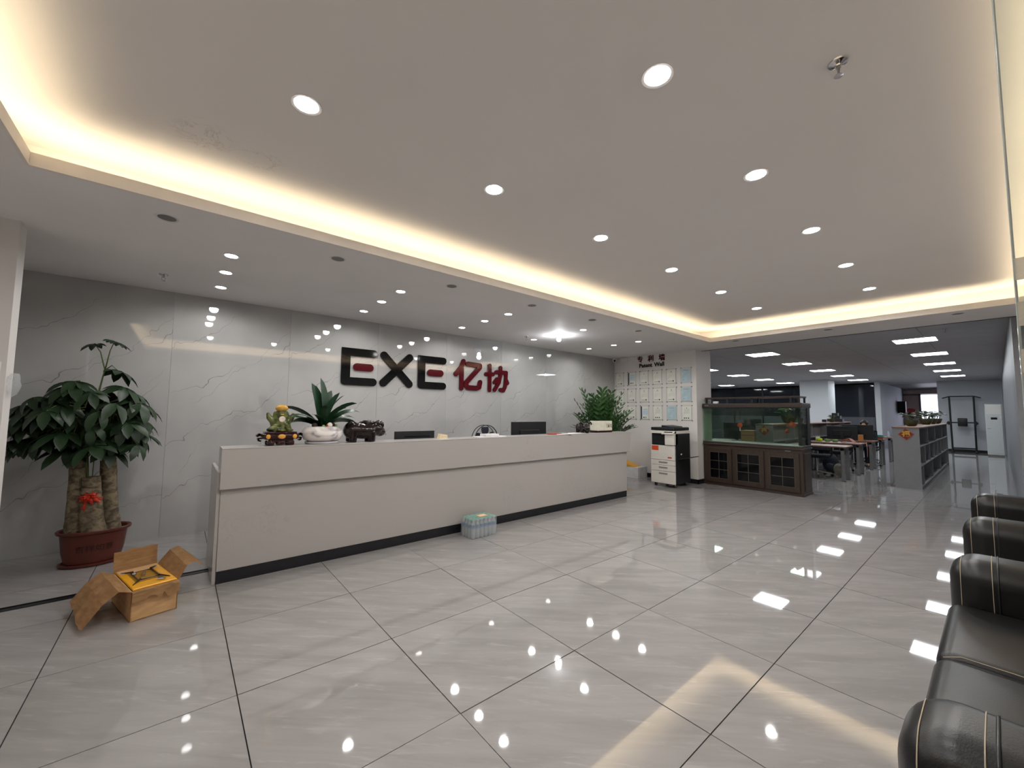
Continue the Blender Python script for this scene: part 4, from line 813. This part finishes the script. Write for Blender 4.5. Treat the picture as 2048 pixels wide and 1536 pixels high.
for i, (a, b_) in enumerate(dx): desk('brown-topped office desk with steel legs, %s from the fish tank' % ordn(i), a, b_, -1.20, -.13, 'office desks in a row')
desk('office desk seen through the fish tank', 10.5, 11.2, .36, 1.75, 'office desks behind the tank')
# low bookcases
def bookcase(label, x0, x1, y0, y1, div, face=-1):
    t = thing('bookcase', label, 'bookcase', (0, 0, 0), 0, 'low grey bookcases'); H = 1.205
    obj('top', box(BM(), x0-.01, x1+.01, y0-.01, y1+.01, H-.025, H, .002, 1), M['woodtop'], t)
    obj('side_panel', box(BM(), x0, x0+.025, y0, y1, 0, H-.025), M['greyp'], t); obj('side_panel', box(BM(), x1-.025, x1, y0, y1, 0, H-.025), M['greyp'], t)
    obj('back_panel', box(BM(), x0+.025, x1-.025, y0+.16, y0+.175, .05, H-.03), M['greydk'], t)
    for z in (.05, .44, .815): obj('shelf', box(BM(), x0+.025, x1-.025, y0+.004, y1-.004, z, z+.022), M['greyp'], t)
    obj('plinth', box(BM(), x0+.02, x1-.02, y0+.02, y1-.02, 0, .05), M['greydk'], t)
    for r, (za, zb) in enumerate(((.837, H-.025), (.462, .815), (.072, .44))):
        for x in div[r]: obj('divider', box(BM(), x-.012, x+.012, y0+.004, y1-.004, za, zb), M['greyp'], t)
    return t
bookcase('long low grey bookcase with red diamond decal along the aisle', 10.72, 17.45, -2.31, -1.93, ((12.27, 13.86, 15.77), (11.6, 12.5, 13.45, 14.36, 15.19, 16.1, 16.9), (11.18, 12.91, 14.91, 16.70)))
bookcase('low grey bookcase behind the desks, seen past the fish tank', 9.9, 17.4, -.09, .26, ((11.4, 12.9, 14.4, 15.9), (10.7, 12.1, 13.6, 15.1, 16.6), (11.4, 12.9, 14.4, 15.9)))
def fu(label, x, y, z, s=1.0):
    t = thing('diamond_decal', label, 'decoration', (x, y, z), 0, 'red diamond decals'); k = .118*s
    pts = []
    for c in range(4):
        a = pi/2*c
        for (u, v) in ((1.0, 0), (.86, .05), (.55, .42)): pts.append((k*(u*cos(a)-v*sin(a)), k*(u*sin(a)+v*cos(a))))
    obj('border', prism(BM(), pts, -.004, 0, 'x'), M['redpaper'], t); obj('field', prism(BM(), [(k*.8*cos(pi/2*c), k*.8*sin(pi/2*c)) for c in range(4)], -.006, -.004, 'x'), M['redfu'], t)
    text_mesh('character', '福', k*1.05, .001, M['gold2'], t, .0035*s, rot=(pi/2, 0, -pi/2), loc=(-.0075, 0, 0))
fu('red and gold diamond decal on the end of the aisle bookcase', 10.719, -2.125, 1.062); fu('red diamond decal on a bookcase end seen through the fish tank', 9.899, .09, 1.06)
# bowls of plants
def bowl_plant(label, loc, s, seed, leafmat='leaf'):
    rnd = random.Random(seed); t = thing('bowl_plant', label, 'potted plant', loc, rnd.uniform(0, 6), 'small plants in bowls')
    obj('bowl', lathe(BM(), [(.06*s, 0), (.085*s, .02*s), (.115*s, .1*s), (.12*s, .13*s), (.11*s, .128*s), (.1*s, .1*s)], 24), M['bowl'], t, smooth=40); obj('soil', lathe(BM(), [(.108*s, .105*s), (.05*s, .115*s)], 18), M['soil'], t)
    b = BM()
    for k in range(13): a = rnd.uniform(0, 6.28); r = rnd.uniform(.02, .16)*s; tube(b, [(r*.3*cos(a), r*.3*sin(a), .1*s), (r*cos(a), r*sin(a), (.2+rnd.random()*.1)*s)], .004*s, 4)
    obj('stems', b, M['stem'], t)
    for k in range(20):
        a = rnd.uniform(0, 6.28); r = rnd.uniform(.03, .2)*s; lb = BM(); ball(lb, (0, 0, 0), (.048*s, .03*s, .006*s), sub=2); o = obj('leaf', lb, M[leafmat], t, (r*cos(a), r*sin(a), (.19+rnd.random()*.11)*s), smooth=180); o.rotation_euler = (rnd.uniform(-.5, .5), rnd.uniform(-.3, .7), a)
bowl_plant('nearest bowl of leafy greens on the aisle bookcase', (11.75, -2.11, 1.205), 1.0, 1); bowl_plant('second bowl of leafy greens on the aisle bookcase', (14.6, -2.10, 1.205), 1.15, 2); bowl_plant('third bowl of leafy greens on the aisle bookcase', (15.7, -2.12, 1.205), 1.1, 3); bowl_plant('furthest bowl of leafy greens on the aisle bookcase', (16.7, -2.14, 1.205), 1.15, 4)
bowl_plant('wide leafy bowl plant on the bookcase behind the fish tank', (11.6, .08, 1.205), 1.5, 5, 'leaf3')
# big monitors and person
monA = monitor('wide black monitor on the third desk, left of the seated person', -.34, .34, 0, 1.125, .38, slot=False, group='office monitors'); monA.location = (13.86, -.53, .75); monA.rotation_euler = (0, 0, -pi/2)
monB = monitor('wide black monitor directly in front of the seated person', -.33, .33, 0, 1.165, .38, slot=False, group='office monitors'); monB.location = (14.08, -.82, .75); monB.rotation_euler = (0, 0, -pi/2)
monC = monitor('black monitor seen through the left half of the fish tank', -.34, .34, 0, 1.20, .4, slot=False, group='office monitors'); monC.location = (10.85, 1.02, .75); monC.rotation_euler = (0, 0, -pi/2)
def office_chair(label, x, y, rz, back=1.0):
    t = thing('office_chair', label, 'office chair', (x, y, 0), rz, 'black office chairs')
    for k in range(5):
        a = 2*pi*k/5+.3; l = obj('base_leg', tube(BM(), [(0, 0, .12), (.15*cos(a), .15*sin(a), .10), (.29*cos(a), .29*sin(a), .075)], [.022, .018, .014], 8), M['chrome'], t, smooth=60)
        obj('caster', tube(BM(), [(.29*cos(a)-.018*sin(a), .29*sin(a)+.018*cos(a), .03), (.29*cos(a)+.018*sin(a), .29*sin(a)-.018*cos(a), .03)], .03, 12), M['plastic'], l, smooth=60)
    obj('gas_column', tube(BM(), [(0, 0, .1), (0, 0, .42)], .025, 12), M['chrome'], t, smooth=60)
    obj('seat', box(BM(), -.24, .24, -.24, .24, .42, .50, .035, 4), M['cloth'], t, smooth=50)
    obj('backrest', box(BM(), -.27, -.22, -.22, .22, .56, back, .03, 4), M['cloth'], t, smooth=50); obj('back_bracket', tube(BM(), [(-.12, 0, .42), (-.27, 0, .45), (-.28, 0, .62)], .018, 8), M['plastic'], t, smooth=60)
    for s in (-1, 1): obj('armrest', tube(BM(), [(.0, s*.25, .45), (-.02, s*.29, .5), (-.02, s*.29, .68), (.14, s*.29, .69)], .017, 8), M['plastic'], t, smooth=60)
office_chair('black office chair with chrome base at the first desk, beside the fish tank', 11.42, -.5, pi, .72); office_chair('black office chair pushed under the second desk', 12.95, -.6, pi, .72); office_chair('black high-backed office chair seen through the fish tank', 11.45, .95, pi, 1.3); office_chair('black office chair with the seated person on it', 14.85, -.86, pi, 1.0); office_chair('black office chair at the fourth desk', 15.95, -.7, pi, .92)
t = thing('person', 'person in dark clothes seated behind the office monitors', 'person', (14.80, -.86, 0), pi)
body = blob('body', [('b', (.0, 0, .56), (.13, .17, .1)), ('b', (-.02, 0, .75), (.1, .145, .14)), ('b', (-.01, 0, .92), (.1, .16, .1)), ('t', [(0, 0, .96), (.02, 0, 1.08)], [.055, .048]), ('b', (.045, 0, 1.165), (.088, .075, .112)), ('b', (.115, 0, 1.15), (.02, .014, .022)), ('b', (.1, 0, 1.095), (.03, .035, .03)), ('b', (.05, .078, 1.155), (.016, .01, .03)), ('b', (.05, -.078, 1.155), (.016, .01, .03)),
    ('t', [(0, .17, .94), (.02, .21, .74), (.22, .17, .79)], [.05, .042, .03]), ('t', [(0, -.17, .94), (.02, -.21, .74), (.22, -.2, .79)], [.05, .042, .03]), ('b', (.26, .165, .79), (.045, .04, .016)), ('b', (.26, -.2, .79), (.045, .04, .016))]+
    [('t', [(.28, s+d, .79), (.33+.008*(2-abs(k-1)), s+d*1.2, .785), (.352+.008*(2-abs(k-1)), s+d*1.2, .772)], [.0095, .009, .008]) for s in (.165, -.2) for k, d in enumerate((-.03, -.01, .01, .03))]+[('t', [(.25, .13, .79), (.29, .105, .785)], [.011, .009]), ('t', [(.25, -.165, .79), (.29, -.14, .785)], [.011, .009])]+
    [('t', [(.0, s*.09, .53), (.4, s*.1, .52), (.42, s*.1, .1), (.5, s*.1, .05)], [.085, .065, .045, .035]) for s in (-1, 1)], M['skin'], t, .0065, 2)
blob('hair', [('b', (.028, 0, 1.205), (.1, .092, .095)), ('b', (.085, .05, 1.2), (.04, .045, .055)), ('b', (.085, -.055, 1.2), (.038, .04, .05)), ('b', (-.03, 0, 1.12), (.07, .085, .12)), ('t', [(-.02, .075, 1.15), (-.01, .085, 1.0), (.0, .08, .92)], [.03, .03, .018]), ('t', [(-.02, -.075, 1.15), (-.01, -.085, 1.0), (.0, -.08, .92)], [.03, .03, .018])], M['hair'], t, .009, 1)
for s in (-1, 1): obj('eye', ball(BM(), (.118, s*.03, 1.165), (.006, .012, .006)), M['blackgloss'], t, smooth=180)
obj('mouth', ball(BM(), (.128, 0, 1.108), (.004, .022, .006)), M['redfu'], t, smooth=180)
blob('jacket', [('b', (-.02, 0, .75), (.118, .165, .17)), ('b', (-.01, 0, .91), (.115, .178, .105)), ('b', (0, 0, .58), (.14, .18, .1)), ('t', [(0, .17, .94), (.02, .21, .74), (.19, .18, .785)], [.062, .055, .042]), ('t', [(0, -.17, .94), (.02, -.21, .74), (.19, -.2, .785)], [.062, .055, .042])], M['cloth'], t, .01, 2)
blob('trousers', [('b', (0, 0, .55), (.145, .185, .095))]+[('t', [(.0, s*.09, .53), (.4, s*.1, .52), (.42, s*.1, .11)], [.098, .078, .058]) for s in (-1, 1)], M['navy'], t, .012, 2)
for s in (-1, 1): blob('shoe', [('b', (.49, s*.1, .035), (.11, .045, .035))], M['black'], t, .01, 1)
# ---- things on and under the desks
def simple(name, label, cat, loc, bm, m, group=None, smooth=None): return tag(obj(name, bm, m, None, loc, smooth=smooth), label, cat, group)
t = thing('tissue_box', 'teal and rust tissue box on the fourth desk corner', 'box', (15.25, -1.06, .75)); obj('lid', hexa(BM(), [(-.06, -.125, .06), (.06, -.125, .06), (.06, .125, .06), (-.06, .125, .06), (-.05, -.12, .115), (.05, -.12, .115), (.05, .12, .115), (-.05, .12, .115)]), M['teal'], t); obj('base', hexa(BM(), [(-.05, -.1, 0), (.05, -.1, 0), (.05, .1, 0), (-.05, .1, 0), (-.06, -.125, .06), (.06, -.125, .06), (.06, .125, .06), (-.06, .125, .06)]), M['rust'], t)
t = thing('water_bottle', 'small clear water bottle on the fifth desk', 'bottle', (16.8, -1.1, .75)); obj('body', lathe(BM(), [(.03, 0), (.032, .01), (.032, .13), (.012, .17), (.012, .18)], 14), M['watermat'], t, smooth=50); obj('cap', lathe(BM(), [(.014, .178), (.014, .2)], 12), M['paper'], t)
cl = BM(); rnd = random.Random(4)
cl = sheet([((0, -.03, .005), (.22, -.03, .005)), ((0, -.1, .08), (.22, -.12, .07)), ((.0, -.19, .11), (.22, -.22, .09)), ((.0, -.27, .02), (.22, -.30, .01)), ((.02, -.39, .004), (.2, -.40, .004))], 6, .014, .006, 12)
simple('towel', 'crumpled pink towel on the second desk', 'towel', (12.35, -.75, .752), cl, M['pink'], smooth=180)
simple('towel', 'pink towel hanging down at the second desk end', 'towel', (12.62, -1.215, .40), sheet([((0, 0, .37), (.12, 0, .37)), ((.02, -.012, .2), (.12, -.01, .2)), ((.04, -.005, .0), (.11, -.006, .02))], 5, .008, .006, 14), M['pink'], smooth=180)
t = thing('pencil_cup', 'kraft cardboard pen holder in front of the monitors', 'pen holder', (14.0, -1.03+.02, .75)); t.location = (13.78, -.93, .75); obj('cup', box(BM(), -.04, .04, -.05, .05, 0, .16, .004), M['kraft'], t); obj('pen', tube(BM(), [(0, .01, .1), (.005, .03, .2)], .005, 6), M['plastic'], t)
for i, (y, mm, lb, sc) in enumerate(((-.33, 'lime', 'lime green tub on the second desk', 1.0), (-.5, 'green', 'left green container on the second desk', .85), (-.66, 'green', 'right green container on the second desk', .85))):
    t = thing('desk_container', lb, 'container', (12.45, y, .75), 0, 'green things on the second desk'); obj('tub', lathe(BM(), [(.055*sc, 0), (.065*sc, .01), (.07*sc, .05*sc), (.06*sc, .07*sc)], 16), M[mm], t, smooth=50); obj('lid', lathe(BM(), [(.066*sc, .062*sc), (.06*sc, .078*sc)], 16), M[mm], t, smooth=50)
t = thing('desk_calendar', 'small white card standing on the second desk', 'card', (12.55, -.28, .75)); obj('card', hexa(BM(), [(-.03, -.045, 0), (-.026, -.045, 0), (-.026, .045, 0), (-.03, .045, 0), (.008, -.045, .12), (.012, -.045, .12), (.012, .045, .12), (.008, .045, .12)]), M['paper'], t); obj('prop', hexa(BM(), [(.05, -.045, 0), (.054, -.045, 0), (.054, .045, 0), (.05, .045, 0), (.012, -.045, .12), (.016, -.045, .12), (.016, .045, .12), (.012, .045, .12)]), M['paper'], t)
t = thing('round_bag', 'pale grey round fabric bag on the floor by the first desk legs', 'bag', (11.55, -.95, 0)); obj('body', ball(BM(), (0, 0, .165), (.1, .165, .165), sub=3), M['fabric'], t, smooth=180); obj('neck', lathe(BM(), [(.05, .3), (.055, .34), (.06, .37)], 16), M['fabric'], t, smooth=60); obj('strap', tube(BM(), [(-.09, -.07, .22), (-.1, 0, .24), (-.09, .07, .22)], .007, 6), M['certg'], t, smooth=180)
t = thing('backpack', 'dark round backpack leaning under the first desk', 'bag', (11.95, -.66, 0)); blob('body', [('b', (0, 0, .25), (.11, .17, .24)), ('b', (-.06, 0, .18), (.08, .13, .13))], M['navy'], t, .012, 2); obj('handle', tube(BM(), [(0, -.05, .47), (0, 0, .53), (0, .05, .47)], .008, 6), M['plastic'], t, smooth=180); obj('pocket_zip', tube(BM(), [(-.135, -.06, .24), (-.142, 0, .26), (-.135, .06, .24)], .004, 5), M['steel'], t, smooth=180)
# things on the middle bookcase
for i, (x, y, z, a, b_, c_, lb) in enumerate(((16.3, .1, 0, .12, .2, .10, 'largest black box at the bottom of the stack on the middle bookcase'), (16.3, .08, .1, .11, .12, .10, 'black box in the middle of the stack on the middle bookcase'), (16.3, .10, .2, .1, .075, .09, 'black box topmost of the stack on the middle bookcase'), (15.35, .19, 0, .07, .045, .08, 'small black box left of the plant on the middle bookcase'))):
    t = thing('black_box', lb, 'box', (x, y, 1.205+z), 0, 'black boxes on the middle bookcase'); obj('body', box(BM(), -a, a, -b_, b_, 0, c_, .004, 1), M['plastic'], t); obj('lid_edge', box(BM(), -a-.002, a+.002, -b_-.002, b_+.002, c_*.7, c_*.74), M['blackgloss'], t)
bowl_plant('small wilted plant in a pale bowl on the middle bookcase', (15.5, .04, 1.205), .75, 9)
t = thing('carton', 'stacked brown cartons seen through the middle of the fish tank', 'box', (10.0, .42, 0)); obj('carton_body', box(BM(), -.15, .15, -.14, .14, 0, .6, .004, 1), M['card'], t); obj('carton_lid', box(BM(), -.15, .15, -.14, .14, .6, 1.05, .004, 1), M['card'], t); obj('tape', box(BM(), -.152, -.15, -.14, .14, .93, .95), M['orange'], t)
# passage: wall speaker
t = thing('wall_speaker', 'black wall speaker on the partition beside the passage', 'speaker', (27.6, -.12, 1.55)); obj('cabinet', box(BM(), -.2, .2, -.3, -.02, 0, .6, .02), M['plastic'], t); obj('grille', box(BM(), -.21, -.2, -.28, -.04, .03, .57), M['blackgloss'], t); obj('bracket', box(BM(), -.05, .05, -.03, 0, .2, .4), M['steel'], t)
# exercise rack
t = thing('exercise_rack', 'tall black pull-up and dip station against the far office wall', 'exercise rack', (23.55, -2.41, 0)); h = 2.22
for s in (-1, 1):
    obj('upright', tube(BM(), [(.0, s*.31, .05), (.1, s*.325, h)], .028, 8), M['black'], t, smooth=60); obj('floor_rail', tube(BM(), [(-.45, s*.31, .04), (.4, s*.31, .04)], .03, 8), M['black'], t, smooth=60)
    obj('arm_pad', box(BM(), -.4, .0, s*.36-.05, s*.36+.05, 1.12, 1.2, .02), M['black'], t); obj('dip_handle', tube(BM(), [(.05, s*.32, 1.16), (-.3, s*.36, 1.1), (-.42, s*.36, 1.22)], .02, 8), M['black'], t, smooth=60)
obj('pull_up_bar', tube(BM(), [(.06, -.51, h-.07), (.09, -.33, h), (.09, .33, h), (.06, .52, h-.07)], .022, 8), M['black'], t, smooth=60); obj('cross_bar', tube(BM(), [(.05, -.32, 1.18), (.05, .32, 1.18)], .026, 8), M['black'], t, smooth=60); obj('back_pad', box(BM(), -.06, .03, -.13, .13, 1.03, 1.36, .03, 3), M['black'], t, smooth=50); obj('lower_cross_bar', tube(BM(), [(.0, -.31, .17), (.0, .31, .17)], .03, 8), M['black'], t, smooth=60); obj('foot_peg', tube(BM(), [(-.2, -.32, .72), (.03, -.31, .72)], .018, 8), M['black'], t, smooth=60)
# floor-standing air conditioner
t = thing('air_conditioner', 'tall white floor-standing air conditioner in the office corner', 'air conditioner', (22.4, -3.21, 0)); obj('body', box(BM(), 0, .4, -.2, .2, .05, 1.88, .01), M['acw'], t); obj('upper_grille', box(BM(), -.008, 0, -.18, .18, 1.5, 1.85, .004), M['trimw'], t); obj('front_panel', box(BM(), -.008, 0, -.19, .19, .12, 1.47, .004), M['acw'], t); obj('display', box(BM(), -.011, -.008, -.08, .07, 1.32, 1.40), M['blackgloss'], t); obj('base', box(BM(), .0, .4, -.19, .19, 0, .05), M['greydk'], t); obj('brand_badge', box(BM(), -.011, -.008, .08, .17, .98, 1.0), M['steel'], t); obj('energy_label', box(BM(), -.011, -.008, -.17, -.13, 1.36, 1.46), M['paper'], t)
